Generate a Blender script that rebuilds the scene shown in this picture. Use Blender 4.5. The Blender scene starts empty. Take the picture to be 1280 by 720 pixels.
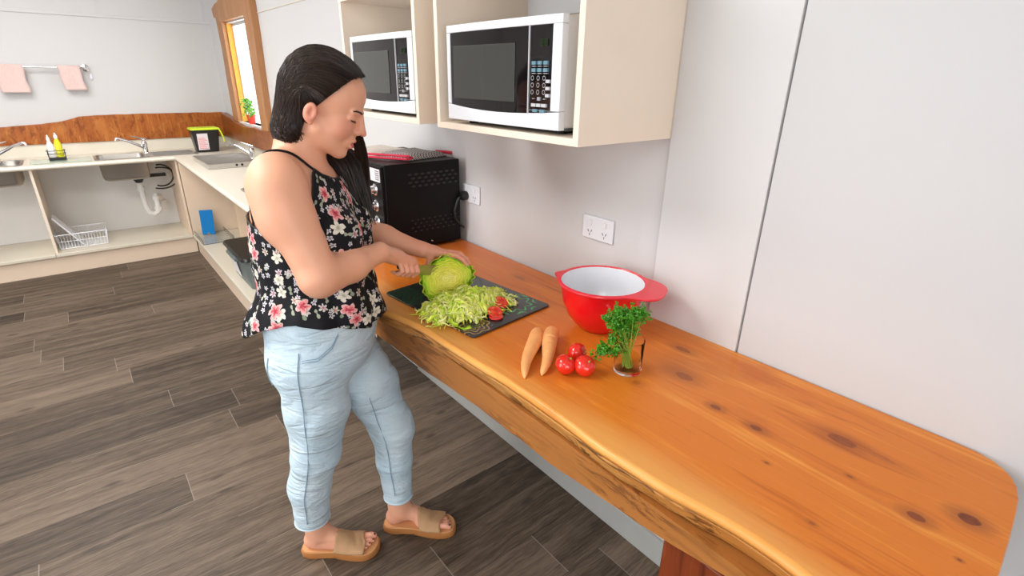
import bpy, bmesh, math, random
import numpy as np
from mathutils import Vector, Matrix, Euler, noise
PI = math.pi
C = bpy.context.scene.collection
rnd = random.Random(7)

# ------------------------------------------------------------------ node helpers
def newmat(name):
    m = bpy.data.materials.new(name); m.use_nodes = True
    return m, m.node_tree, m.node_tree.nodes['Principled BSDF']
def put(nt, sock, v):
    if isinstance(v, bpy.types.NodeSocket): nt.links.new(v, sock)
    elif isinstance(v, (tuple, list)) and len(v) == 3 and sock.type == 'RGBA': sock.default_value = (*v, 1)
    else: sock.default_value = v
def nd(nt, typ, props=None, **kw):
    n = nt.nodes.new('ShaderNode' + typ)
    for k, v in (props or {}).items(): setattr(n, k, v)
    for k, v in kw.items():
        if k[0] == 'i' and k[1:].isdigit(): put(nt, n.inputs[int(k[1:])], v)
        else: put(nt, n.inputs[k.replace('_', ' ')], v)
    return n
def M(nt, op, a, b=0.0, c=0.0):
    return nd(nt, 'Math', {'operation': op}, i0=a, i1=b, i2=c).outputs[0]
def VM(nt, op, a, b=(0, 0, 0)):
    n = nd(nt, 'VectorMath', {'operation': op}, i0=a, i1=b)
    return n.outputs['Value'] if op in ('LENGTH', 'DISTANCE', 'DOT_PRODUCT') else n.outputs['Vector']
def mix(nt, f, a, b, mode='MIX'):
    n = nt.nodes.new('ShaderNodeMix'); n.data_type = 'RGBA'; n.blend_type = mode
    put(nt, n.inputs[0], f); put(nt, n.inputs[6], a); put(nt, n.inputs[7], b)
    return n.outputs[2]
def ramp(nt, f, stops):
    n = nt.nodes.new('ShaderNodeValToRGB'); put(nt, n.inputs[0], f)
    e = n.color_ramp.elements
    while len(e) < len(stops): e.new(.5)
    for q, (p, c) in zip(e, stops): q.position = p; q.color = (*c, 1) if len(c) == 3 else c
    return n.outputs[0]
def sstep(nt, v, a, b):
    n = nt.nodes.new('ShaderNodeMapRange'); n.interpolation_type = 'SMOOTHSTEP'
    put(nt, n.inputs[0], v); n.inputs[1].default_value = a; n.inputs[2].default_value = b
    return n.outputs[0]
def coord(nt, which='Object', scale=(1, 1, 1), loc=(0, 0, 0)):
    t = nt.nodes.new('ShaderNodeTexCoord')
    return nd(nt, 'Mapping', None, Vector=t.outputs[which], Scale=scale, Location=loc).outputs[0]
def noi(nt, vec, scale=5., detail=4., rough=.5, dist=0.):
    return nd(nt, 'TexNoise', None, Vector=vec, Scale=scale, Detail=detail, Roughness=rough, Distortion=dist).outputs[0]
def bump(nt, p, h, s=.3, d=.01):
    put(nt, p.inputs['Normal'], nd(nt, 'Bump', None, Strength=s, Distance=d, Height=h).outputs[0])

def plain(name, col, rough=.5, metal=0, var=.06, nscale=12., bmp=0., spec=.5, **kw):
    m, nt, p = newmat(name)
    v = coord(nt); n = noi(nt, v, nscale, 3)
    hi = tuple(min(1, c * (1 + var)) for c in col); lo = tuple(c * (1 - var) for c in col)
    put(nt, p.inputs['Base Color'], mix(nt, n, lo, hi))
    p.inputs['Roughness'].default_value = rough; p.inputs['Metallic'].default_value = metal
    p.inputs['Specular IOR Level'].default_value = spec
    for k, v2 in kw.items(): put(nt, p.inputs[k.replace('_', ' ')], v2)
    if bmp: bump(nt, p, noi(nt, v, nscale * 12, 3), bmp, .002)
    return m

MT = {}
MT['wall'] = plain('wall_paint', (.655, .65, .655), .55, var=.015, nscale=2, bmp=.05)
MT['nearpanel'] = plain('near_panel', (.60, .60, .612), .4, var=.012, nscale=2)
MT['panel'] = plain('white_panel', (.665, .665, .67), .4, var=.012, nscale=2)
MT['ceiling'] = plain('ceiling_paint', (.82, .81, .79), .7, var=.01)
MT['cab'] = plain('cream_melamine', (.88, .76, .63), .45, var=.04, nscale=8)
MT['peach'] = plain('peach_melamine', (.84, .66, .50), .5, var=.03)
MT['cab_in'] = plain('cream_melamine_inside', (.80, .66, .51), .5, var=.04, nscale=8)
MT['top'] = plain('speckled_laminate', (.80, .75, .64), .3, var=.05, nscale=160)
MT['shelf'] = plain('shelf_laminate', (.72, .66, .54), .35, var=.05, nscale=90)
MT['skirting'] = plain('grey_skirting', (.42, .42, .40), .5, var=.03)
MT['kick'] = plain('kick_board', (.80, .64, .50), .5, var=.03)
MT['whiteback'] = plain('white_lining', (.80, .78, .76), .5, var=.02)
MT['white'] = plain('white_plastic', (.80, .81, .84), .3, var=.01)
MT['whitegloss'] = plain('white_gloss', (.80, .82, .87), .15, var=.01)
MT['grey'] = plain('grey_plastic', (.15, .18, .18), .45)
MT['black'] = plain('black_plastic', (.010, .010, .011), .35)
MT['blackmetal'] = plain('black_enamel', (.0045, .004, .0042), .45, bmp=.12, nscale=40, spec=.18)
MT['steel'] = plain('brushed_steel', (.62, .62, .61), .28, 1, var=.08, nscale=30)
MT['steel_dark'] = plain('sink_underside', (.45, .43, .40), .4, 1, var=.2, nscale=6)
MT['chrome'] = plain('chrome', (.8, .8, .82), .1, 1, var=.02)
MT['pink'] = plain('pink_towel', (.80, .60, .56), .9, var=.08, nscale=60, bmp=.8)
MT['lime'] = plain('lime_plastic', (.62, .80, .02), .4)
MT['label'] = plain('paper_label', (.75, .70, .72), .6)
MT['blue'] = plain('blue_card', (.0, .22, .62), .45)
MT['red'] = plain('red_plastic', (.80, .006, .012), .22, var=.02, spec=.5, Coat_Weight=.3)
MT['redrim'] = plain('red_rim', (.82, .03, .05), .2, var=.02)
MT['yellow'] = plain('yellow_liquid', (.75, .72, .02), .2)
MT['bottlewhite'] = plain('bottle_white', (.85, .83, .87), .35)
MT['pipe'] = plain('white_pvc', (.78, .77, .75), .35)
MT['rubber'] = plain('black_rubber', (.02, .018, .018), .6)
MT['terracotta'] = plain('red_pot', (.70, .05, .03), .4)
MT['green'] = plain('leaf_green', (.13, .36, .03), .5, var=.4, nscale=40)
MT['sole'] = plain('tan_sole', (.42, .165, .045), .6, bmp=.2)
MT['insole'] = plain('tan_insole', (.66, .33, .14), .7)
MT['strap'] = plain('tan_leather', (.50, .29, .145), .75, var=.12, nscale=35, bmp=.6)
MT['nail'] = plain('dark_nail_polish', (.03, .006, .014), .15)
MT['glow'] = plain('lamp_diffuser', (.9, .9, .9), .4, Emission_Color=(1, .97, .93), Emission_Strength=4.)
MT['stitch'] = plain('stitch_thread', (.26, .38, .48), .8)
MT['keyblue'] = plain('key_blue', (.13, .26, .33), .4)
MT['keywhite'] = plain('key_white', (.55, .55, .58), .4)
MT['keytext'] = plain('key_print', (.32, .32, .34), .5)
MT['display'] = plain('display_digit', (.03, .055, .018), .4)

def glassmat(name, col, rough=.02, ior=1.45, alpha=None):
    m, nt, p = newmat(name)
    v = coord(nt)
    put(nt, p.inputs['Base Color'], mix(nt, noi(nt, v, 3), col, tuple(min(1, c * 1.02) for c in col)))
    p.inputs['Transmission Weight'].default_value = 1; p.inputs['Roughness'].default_value = rough
    p.inputs['IOR'].default_value = ior
    return m
MT['glass'] = glassmat('clear_glass', (.98, .99, .98), .0, 1.12)
MT['water'] = glassmat('water', (.93, .96, .82), .0, 1.06)
MT['pane'] = glassmat('window_pane', (1, 1, 1), 0, 1.02)
MT['trayplastic'] = glassmat('clear_tray_plastic', (.93, .96, .97), .15, 1.15)
MT['greenglass'] = plain('green_glass_board', (.42, .50, .42), .12, var=.05)

# microwave window: dark glass over mesh
def mwglass():
    m, nt, p = newmat('dark_oven_glass')
    v = coord(nt, 'Object', (1, 900, 900))
    ch = nd(nt, 'TexChecker', None, Vector=v, Scale=1., Color1=(.055, .055, .05), Color2=(.035, .035, .032)).outputs[0]
    put(nt, p.inputs['Base Color'], ch)
    p.inputs['Roughness'].default_value = .12; p.inputs['Specular IOR Level'].default_value = .8
    return m
MT['mwmesh'] = mwglass()
MT['mwglass'] = plain('black_door_glass', (.008, .006, .007), .06, spec=.6)

# ---------------- timber
def timber(name, base, dark, light, along='Y', knots=(), sap=False, rough=.28, gscale=1.):
    m, nt, p = newmat(name)
    g = nt.nodes.new('ShaderNodeTexCoord').outputs['Object']
    kmask = None; warp = None
    for (x, y, rx, ry, st) in knots:
        d = VM(nt, 'MULTIPLY', VM(nt, 'SUBTRACT', g, (x, y, 0)), (1 / rx, 1 / ry, 0))
        L = VM(nt, 'LENGTH', d)
        nz = noi(nt, g, 60, 3)
        L2 = M(nt, 'ADD', L, M(nt, 'MULTIPLY', M(nt, 'SUBTRACT', nz, .5), .5))
        core = M(nt, 'MULTIPLY', M(nt, 'SUBTRACT', 1., sstep(nt, L2, .75, 1.05)), st)
        halo = M(nt, 'MULTIPLY', M(nt, 'SUBTRACT', 1., sstep(nt, L, .9, 2.8)), .48 * st)
        kk = M(nt, 'MAXIMUM', core, halo)
        kmask = kk if kmask is None else M(nt, 'MAXIMUM', kmask, kk)
        # grain flows round the knot
        w = M(nt, 'MULTIPLY', M(nt, 'SUBTRACT', 1., sstep(nt, L, .2, 4.5)), 1.)
        sx = nd(nt, 'SeparateXYZ', None, i0=d).outputs[0]
        ww = M(nt, 'MULTIPLY', M(nt, 'MULTIPLY', w, M(nt, 'SIGN', sx)), -rx * 1.0)
        warp = ww if warp is None else M(nt, 'ADD', warp, ww)
    v = g
    if warp is not None:
        v = VM(nt, 'ADD', v, nd(nt, 'CombineXYZ', None, i0=warp).outputs[0])
    sc = {'Y': (1, .06, 1), 'X': (.06, 1, 1), 'Z': (1, 1, .06)}[along]
    lo = noi(nt, VM(nt, 'MULTIPLY', v, (1, .35 if along == 'Y' else 1, 1)), 2.2, 2)
    vv = VM(nt, 'ADD', VM(nt, 'MULTIPLY', v, sc), VM(nt, 'MULTIPLY', nd(nt, 'CombineXYZ', None, i0=lo, i1=lo, i2=lo).outputs[0], (.12, .12, .12)))
    broad = noi(nt, vv, 14 * gscale, 4, .55)
    fine = noi(nt, vv, 110 * gscale, 3, .6)
    mid = noi(nt, vv, 42 * gscale, 3, .5)
    t = M(nt, 'ADD', M(nt, 'MULTIPLY', broad, .48), M(nt, 'ADD', M(nt, 'MULTIPLY', fine, .26), M(nt, 'MULTIPLY', mid, .26)))
    col = ramp(nt, t, [(.36, dark), (.47, base), (.53, base), (.64, light)])
    if sap:
        xx = nd(nt, 'SeparateXYZ', None, i0=g).outputs[0]; yy = nd(nt, 'SeparateXYZ', None, i0=g).outputs[1]
        wob = M(nt, 'MULTIPLY', M(nt, 'SUBTRACT', noi(nt, g, 2.5, 3), .5), .10)
        edge = M(nt, 'SUBTRACT', 1., sstep(nt, M(nt, 'ADD', xx, wob), -.60, -.50))
        col = mix(nt, M(nt, 'MULTIPLY', edge, .75), col, mix(nt, mid, (.76, .31, .06), (.86, .50, .16)))
        far = sstep(nt, M(nt, 'ADD', M(nt, 'ADD', yy, M(nt, 'MULTIPLY', xx, .9)), M(nt, 'MULTIPLY', wob, 4.)), .75, 1.9)
        col = mix(nt, M(nt, 'MULTIPLY', far, .8), col, mix(nt, broad, (.46, .085, .014), (.66, .18, .035)))
        patch = sstep(nt, noi(nt, VM(nt, 'MULTIPLY', g, (1.6, .6, 1)), 5.5, 3), .56, .74)
        col = mix(nt, M(nt, 'MULTIPLY', patch, .5), col, (.50, .100, .012))
    if 'splash' in name:
        mo = noi(nt, VM(nt, 'MULTIPLY', g, (1, 1, .45)), 26, 6, .75, .6)
        col = mix(nt, M(nt, 'MULTIPLY', sstep(nt, mo, .48, .64), .7), col, dark)
        col = mix(nt, M(nt, 'MULTIPLY', sstep(nt, noi(nt, g, 7, 4), .50, .70), .5), col, light)
    if 'edge' in name or 'beam' in name:
        ck = noi(nt, VM(nt, 'MULTIPLY', g, (1, .22, 1.6)), 38, 5, .7, .8)
        pt = sstep(nt, noi(nt, g, 3.2, 2), .42 if 'edge' in name else .52, .62)
        col = mix(nt, M(nt, 'MULTIPLY', M(nt, 'MULTIPLY', sstep(nt, ck, .50, .58), pt), .9 if 'edge' in name else .55), col, (.060, .016, .005))
    if kmask is not None:
        kc = mix(nt, noi(nt, g, 90, 3), (.11, .018, .006), (.28, .065, .014))
        col = mix(nt, kmask, col, kc)
    put(nt, p.inputs['Base Color'], col)
    p.inputs['Roughness'].default_value = rough; p.inputs['Specular IOR Level'].default_value = .3
    bump(nt, p, t, .9 if 'edge' in name else .15, .008 if 'edge' in name else .002)
    return m
KN = [(-.119, .668, .012, .025, .75), (-.237, .583, .017, .030, .7), (-.296, .464, .009, .014, .9), (-.297, .369, .009, .016, .9),
      (-.196, .236, .017, .032, .8), (-.192, .166, .010, .028, .35), (-.316, .077, .011, .016, .9), (-.252, .018, .015, .018, 1),
      (-.299, .186, .003, .006, .8), (-.386, .302, .003, .005, .8), (-.472, .183, .004, .006, .6), (-.366, .007, .003, .004, .9),
      (-.355, .640, .010, .012, .5), (-.12, 1.36, .014, .030, .45), (-.10, 1.20, .004, .05, .5)]
MT['bench'] = timber('bench_pine', (.68, .195, .020), (.50, .110, .010), (.82, .32, .050), knots=KN, sap=True)
MT['benchedge'] = timber('bench_edge_pine', (.50, .20, .045), (.10, .028, .008), (.68, .33, .09), rough=.45, gscale=1.)
MT['beam'] = timber('bench_beam_pine', (.38, .145, .034), (.15, .045, .010), (.54, .24, .065), rough=.45, gscale=.7)
MT['leg'] = timber('red_stained_post', (.19, .036, .009), (.07, .012, .004), (.36, .09, .022), along='Z', rough=.35)
MT['splash'] = timber('splashback_timber', (.40, .115, .022), (.17, .038, .008), (.60, .23, .055), along='Z', rough=.3, gscale=1.6)
MT['splashx'] = timber('splashback_timber_dark', (.26, .075, .015), (.13, .03, .007), (.40, .13, .03), along='Y', rough=.3, gscale=1.6)
MT['frame'] = timber('window_plank', (.42, .20, .085), (.30, .12, .045), (.52, .27, .12), along='Z', rough=.45)
MT['frameorange'] = timber('window_reveal', (.78, .34, .05), (.60, .22, .03), (.88, .46, .10), along='Z', rough=.4)

# ---------------- floor
def floor_mat():
    m, nt, p = newmat('floor_planks')
    g = nt.nodes.new('ShaderNodeTexCoord').outputs['Object']
    s = nd(nt, 'SeparateXYZ', None, i0=g); x, y = s.outputs[0], s.outputs[1]
    yr = M(nt, 'DIVIDE', M(nt, 'SUBTRACT', y, 1.27), .197)
    row = M(nt, 'FLOOR', yr)
    r1 = nd(nt, 'TexWhiteNoise', {'noise_dimensions': '1D'}, W=row).outputs[0]
    xr = M(nt, 'DIVIDE', M(nt, 'ADD', x, M(nt, 'MULTIPLY', r1, 3.7)), 1.22)
    colm = M(nt, 'FLOOR', xr)
    idv = nd(nt, 'CombineXYZ', None, i0=row, i1=colm).outputs[0]
    wn = nd(nt, 'TexWhiteNoise', {'noise_dimensions': '2D'}, Vector=idv)
    tone = wn.outputs[0]
    fy = M(nt, 'FRACT', yr); fx = M(nt, 'FRACT', xr)
    ey = M(nt, 'MULTIPLY', M(nt, 'MINIMUM', fy, M(nt, 'SUBTRACT', 1., fy)), .197)
    ex = M(nt, 'MULTIPLY', M(nt, 'MINIMUM', fx, M(nt, 'SUBTRACT', 1., fx)), 1.22)
    off = VM(nt, 'MULTIPLY', wn.outputs[1], (9, 9, 9))
    v = VM(nt, 'ADD', g, off)
    lo = noi(nt, VM(nt, 'MULTIPLY', v, (.9, 3, 1)), 3., 3)
    warp = nd(nt, 'CombineXYZ', None, i1=M(nt, 'MULTIPLY', lo, .07)).outputs[0]
    vv = VM(nt, 'MULTIPLY', VM(nt, 'ADD', v, warp), (.055, 1, 1))
    broad = noi(nt, vv, 22, 4, .6); fine = noi(nt, vv, 150, 3, .65)
    grit = noi(nt, VM(nt, 'MULTIPLY', v, (.05, 1, 1)), 420, 2, .6)
    t = M(nt, 'ADD', M(nt, 'MULTIPLY', broad, .42), M(nt, 'ADD', M(nt, 'MULTIPLY', fine, .33), M(nt, 'MULTIPLY', grit, .25)))
    t = M(nt, 'ADD', t, M(nt, 'MULTIPLY', M(nt, 'SUBTRACT', tone, .5), .17))
    col = ramp(nt, t, [(.34, (.024, .017, .012)), (.44, (.066, .046, .031)), (.53, (.122, .087, .061)), (.66, (.20, .146, .104))])
    kn = nd(nt, 'TexVoronoi', {'voronoi_dimensions': '2D'}, Vector=VM(nt, 'MULTIPLY', VM(nt, 'ADD', v, warp), (1, 2.4, 1)), Scale=1.9, Randomness=1.)
    km = M(nt, 'SUBTRACT', 1., sstep(nt, kn.outputs['Distance'], .015, .09))
    col = mix(nt, M(nt, 'MULTIPLY', km, .65), col, (.03, .022, .018))
    col = mix(nt, M(nt, 'MULTIPLY', M(nt, 'SUBTRACT', 1., sstep(nt, ey, .0006, .0020)), .65), col, mix(nt, M(nt, 'GREATER_THAN', noi(nt, g, 1.3, 1), .55), (.02, .016, .014), (.26, .22, .18)))
    col = mix(nt, M(nt, 'MULTIPLY', M(nt, 'SUBTRACT', 1., sstep(nt, ex, .0010, .0022)), .7), col, (.30, .25, .21))
    put(nt, p.inputs['Base Color'], col)
    p.inputs['Roughness'].default_value = .5; p.inputs['Specular IOR Level'].default_value = .35
    bump(nt, p, t, .2, .002)
    return m
MT['floor'] = floor_mat()

# ---------------- skin, denim, hair, floral
def skin():
    m, nt, p = newmat('skin')
    g = coord(nt)
    a = nd(nt, 'Attribute', {'attribute_name': 'tint'}).outputs['Color']
    s = nd(nt, 'SeparateColor', None, i0=a)
    n = noi(nt, g, 14, 4)
    col = mix(nt, n, (.77, .375, .235), (.84, .44, .29))
    col = mix(nt, s.outputs[1], col, (.70, .235, .165))        # ruddier cheeks, ears, knuckles, feet
    col = mix(nt, s.outputs[0], col, (.58, .075, .08))         # lips
    put(nt, p.inputs['Base Color'], col)
    p.inputs['Roughness'].default_value = .48
    p.inputs['Subsurface Weight'].default_value = .12
    p.inputs['Subsurface Radius'].default_value = (.012, .005, .003)
    p.inputs['Subsurface Scale'].default_value = 1.
    bump(nt, p, noi(nt, g, 350, 2), .08, .001)
    return m
MT['skin'] = skin()
def denim():
    m, nt, p = newmat('light_denim')
    g = coord(nt)
    n = noi(nt, g, 5, 4)
    wv = noi(nt, VM(nt, 'MULTIPLY', g, (1, 1, .3)), 260, 2)
    col = mix(nt, sstep(nt, n, .3, .7), (.42, .58, .70), (.58, .71, .79))
    col = mix(nt, M(nt, 'MULTIPLY', wv, .3), col, (.76, .85, .90))
    a = nd(nt, 'Attribute', {'attribute_name': 'tint'}).outputs['Color']
    col = mix(nt, a, col, (.22, .34, .42))
    put(nt, p.inputs['Base Color'], col); p.inputs['Roughness'].default_value = .85
    cr = noi(nt, VM(nt, 'MULTIPLY', g, (.7, .7, 2.4)), 11, 3, .5, .6)
    rd = M(nt, 'ABSOLUTE', M(nt, 'SUBTRACT', cr, .5))
    bump(nt, p, M(nt, 'ADD', M(nt, 'MULTIPLY', rd, 3.), M(nt, 'ADD', M(nt, 'MULTIPLY', noi(nt, g, 30, 3), .5), M(nt, 'MULTIPLY', wv, .12))), .55, .012)
    return m
MT['denim'] = denim()
def hairmat():
    m, nt, p = newmat('dark_brown_hair')
    oi = nd(nt, 'NewGeometry').outputs['Random Per Island']
    col = mix(nt, oi, (.004, .0022, .0018), (.040, .022, .015))
    put(nt, p.inputs['Base Color'], col); p.inputs['Roughness'].default_value = .42
    p.inputs['Specular IOR Level'].default_value = .28
    return m
MT['hair'] = hairmat()
def floral():
    m, nt, p = newmat('black_floral_fabric')
    uv = nt.nodes.new('ShaderNodeTexCoord').outputs['UV']
    wob = VM(nt, 'MULTIPLY', VM(nt, 'SUBTRACT', nd(nt, 'TexNoise', None, Vector=uv, Scale=70., Detail=2.).outputs[1], (.5, .5, .5)), (.010, .010, 0))
    def layer(scale, R, petals, amp, pres, seed, pw=1.):
        v = VM(nt, 'ADD', VM(nt, 'ADD', uv, wob), (seed, seed * 1.7, 0))
        vo = nd(nt, 'TexVoronoi', {'voronoi_dimensions': '2D'}, Vector=v, Scale=scale, Randomness=.75)
        d = VM(nt, 'MULTIPLY', VM(nt, 'SUBTRACT', v, vo.outputs['Position']), (scale,) * 3)
        sp = nd(nt, 'SeparateXYZ', None, i0=d)
        rc = nd(nt, 'SeparateColor', None, i0=vo.outputs['Color'])
        ang = M(nt, 'ADD', M(nt, 'ARCTAN2', sp.outputs[1], sp.outputs[0]), M(nt, 'MULTIPLY', rc.outputs[1], 6.28))
        r = VM(nt, 'LENGTH', nd(nt, 'CombineXYZ', None, i0=sp.outputs[0], i1=sp.outputs[1]).outputs[0])
        c = M(nt, 'POWER', M(nt, 'ABSOLUTE', M(nt, 'COSINE', M(nt, 'MULTIPLY', ang, petals / 2))), pw)
        lim = M(nt, 'MULTIPLY', M(nt, 'ADD', 1 - amp, M(nt, 'MULTIPLY', c, amp)), R)
        mk = sstep(nt, M(nt, 'SUBTRACT', lim, r), .0, .03)
        return M(nt, 'MULTIPLY', mk, M(nt, 'LESS_THAN', rc.outputs[0], pres)), M(nt, 'DIVIDE', r, R), rc.outputs[2], c
    col = (.006, .006, .009)
    fn_ = noi(nt, uv, 240, 2)
    mk, r, q, c = layer(34, .40, 2, .9, .42, 3.1, 2.); col = mix(nt, mk, col, mix(nt, q, (.16, .22, .14), (.46, .48, .38)))
    mk, r, q, c = layer(52, .40, 5, .70, .33, .7); col = mix(nt, mk, col, mix(nt, sstep(nt, r, .1, .4), (.12, .10, .12), (.62, .60, .64)))
    mk, r, q, c = layer(31, .36, 6, .75, .28, 5.3); col = mix(nt, mk, col, mix(nt, sstep(nt, r, .05, .5), (.40, .12, .12), mix(nt, q, (.60, .56, .46), (.60, .52, .60))))
    mk, r, q, c = layer(19, .34, 5, .50, .25, 8.2); col = mix(nt, mk, col, mix(nt, sstep(nt, M(nt, 'ADD', r, M(nt, 'MULTIPLY', fn_, .5)), .2, .8), (.38, .36, .26), (.76, .72, .62)))
    mk, r, q, c = layer(16.5, .34, 5, .42, .48, 1.9)
    ros = ramp(nt, M(nt, 'ADD', M(nt, 'ADD', r, M(nt, 'MULTIPLY', c, -.22)), M(nt, 'MULTIPLY', M(nt, 'SUBTRACT', fn_, .5), 1.1)), [(.0, (.42, .03, .06)), (.25, (.70, .17, .19)), (.55, (.80, .44, .42)), (.9, (.80, .66, .62))])
    col = mix(nt, mk, col, ros)
    put(nt, p.inputs['Base Color'], col); p.inputs['Roughness'].default_value = .75
    p.inputs['Specular IOR Level'].default_value = .25
    bump(nt, p, noi(nt, coord(nt), 16, 2), .35, .006)
    return m
MT['floral'] = floral()

# ---------------- food
MT['carrot'] = plain('carrot_skin', (.92, .40, .14), .55, var=.2, nscale=22, bmp=.5)
MT['tomato'] = plain('tomato_skin', (.72, .022, .010), .14, var=.15, nscale=10, Coat_Weight=.4)
def tomcut():
    m, nt, p = newmat('tomato_flesh'); g = coord(nt)
    v = nd(nt, 'TexVoronoi', None, Vector=g, Scale=90.).outputs['Distance']
    put(nt, p.inputs['Base Color'], ramp(nt, v, [(.0, (.80, .35, .12)), (.25, (.85, .12, .05)), (.7, (.70, .03, .015))]))
    p.inputs['Roughness'].default_value = .15
    return m
MT['tomflesh'] = tomcut()
def lettuce(name, cut):
    m, nt, p = newmat(name); g = coord(nt)
    a = nd(nt, 'SeparateColor', None, i0=nd(nt, 'Attribute', {'attribute_name': 'tint'}).outputs['Color']).outputs[0]
    n = noi(nt, g, 45, 4, .6)
    t = M(nt, 'ADD', a, M(nt, 'MULTIPLY', M(nt, 'SUBTRACT', n, .5), .55))
    col = ramp(nt, t, [(.0, (.92, .86, .30)), (.3, (.88, .84, .12)), (.6, (.70, .80, .06)), (.85, (.50, .74, .03)), (1., (.26, .50, .015))])
    put(nt, p.inputs['Base Color'], col)
    p.inputs['Roughness'].default_value = .38; p.inputs['Subsurface Weight'].default_value = .15
    p.inputs['Subsurface Radius'].default_value = (.01, .01, .004)
    bump(nt, p, noi(nt, g, 110, 3), .5, .004)
    return m
MT['lettuce'] = lettuce('lettuce_leaf', True)
def shredmat():
    m, nt, p = newmat('shredded_lettuce_leaf')
    oi = nd(nt, 'NewGeometry').outputs['Random Per Island']
    t = M(nt, 'ADD', oi, M(nt, 'MULTIPLY', M(nt, 'SUBTRACT', noi(nt, coord(nt), 70, 2), .5), .5))
    put(nt, p.inputs['Base Color'], ramp(nt, t, [(.1, (.97, .97, .42)), (.5, (.90, .95, .15)), (.8, (.68, .88, .05)), (1., (.38, .68, .02))]))
    p.inputs['Roughness'].default_value = .35; p.inputs['Subsurface Weight'].default_value = .1
    return m
MT['shred'] = shredmat()
MT['parsley'] = plain('parsley_leaf', (.07, .30, .012), .45, var=.5, nscale=60)
MT['stem'] = plain('parsley_stem', (.28, .40, .05), .4)
def boardmat():
    m, nt, p = newmat('patterned_dark_glass'); g = coord(nt)
    wob = nd(nt, 'TexNoise', None, Vector=g, Scale=14., Detail=2.).outputs[1]
    v = VM(nt, 'ADD', g, VM(nt, 'MULTIPLY', wob, (.02, .02, 0)))
    col = mix(nt, noi(nt, g, 9, 3), (.014, .017, .017), (.055, .060, .062))
    def rings(c, r0, r1, f, k, colr, st):
        nonlocal col
        d = VM(nt, 'SUBTRACT', v, c); s = nd(nt, 'SeparateXYZ', None, i0=d)
        r = VM(nt, 'LENGTH', nd(nt, 'CombineXYZ', None, i0=s.outputs[0], i1=s.outputs[1]).outputs[0])
        a = M(nt, 'ARCTAN2', s.outputs[1], s.outputs[0])
        w = M(nt, 'SINE', M(nt, 'ADD', M(nt, 'MULTIPLY', r, f), M(nt, 'MULTIPLY', M(nt, 'SINE', M(nt, 'MULTIPLY', a, k)), 2.2)))
        mk = M(nt, 'MULTIPLY', sstep(nt, w, .3, .9), M(nt, 'MULTIPLY', sstep(nt, r, r0, r0 + .01), M(nt, 'SUBTRACT', 1., sstep(nt, r, r1 - .012, r1))))
        col = mix(nt, M(nt, 'MULTIPLY', mk, st), col, colr)
    rings((.09, -.12, 0), .045, .090, 240, 9, (.05, .36, .12), 1.)
    rings((-.11, -.16, 0), .012, .062, 420, 7, (.55, .32, .08), .8)
    rings((-.02, -.12, 0), .01, .05, 300, 5, (.12, .10, .22), .5)
    rings((-.14, .17, 0), .0, .09, 260, 6, (.01, .16, .03), .6)
    rings((.12, .14, 0), .0, .09, 260, 6, (.02, .12, .06), .5)
    put(nt, p.inputs['Base Color'], col); p.inputs['Roughness'].default_value = .1
    bump(nt, p, noi(nt, g, 500, 1), .05, .001)
    return m
MT['board'] = boardmat()
def clothmat():
    m, nt, p = newmat('woven_check_cloth')
    ch = nd(nt, 'TexChecker', None, Vector=coord(nt), Scale=170., Color1=(.55, .52, .52), Color2=(.03, .03, .035)).outputs[0]
    put(nt, p.inputs['Base Color'], ch); p.inputs['Roughness'].default_value = .9
    return m
MT['check'] = clothmat()
MT['crimson'] = plain('crimson_trim', (.62, .03, .07), .85)
MT['clothwhite'] = plain('pale_cloth', (.68, .62, .56), .9, var=.15, nscale=40)
MT['blade'] = plain('knife_steel', (.62, .62, .58), .2, 1)
MT['handle'] = plain('knife_handle', (.02, .02, .02), .4)

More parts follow.
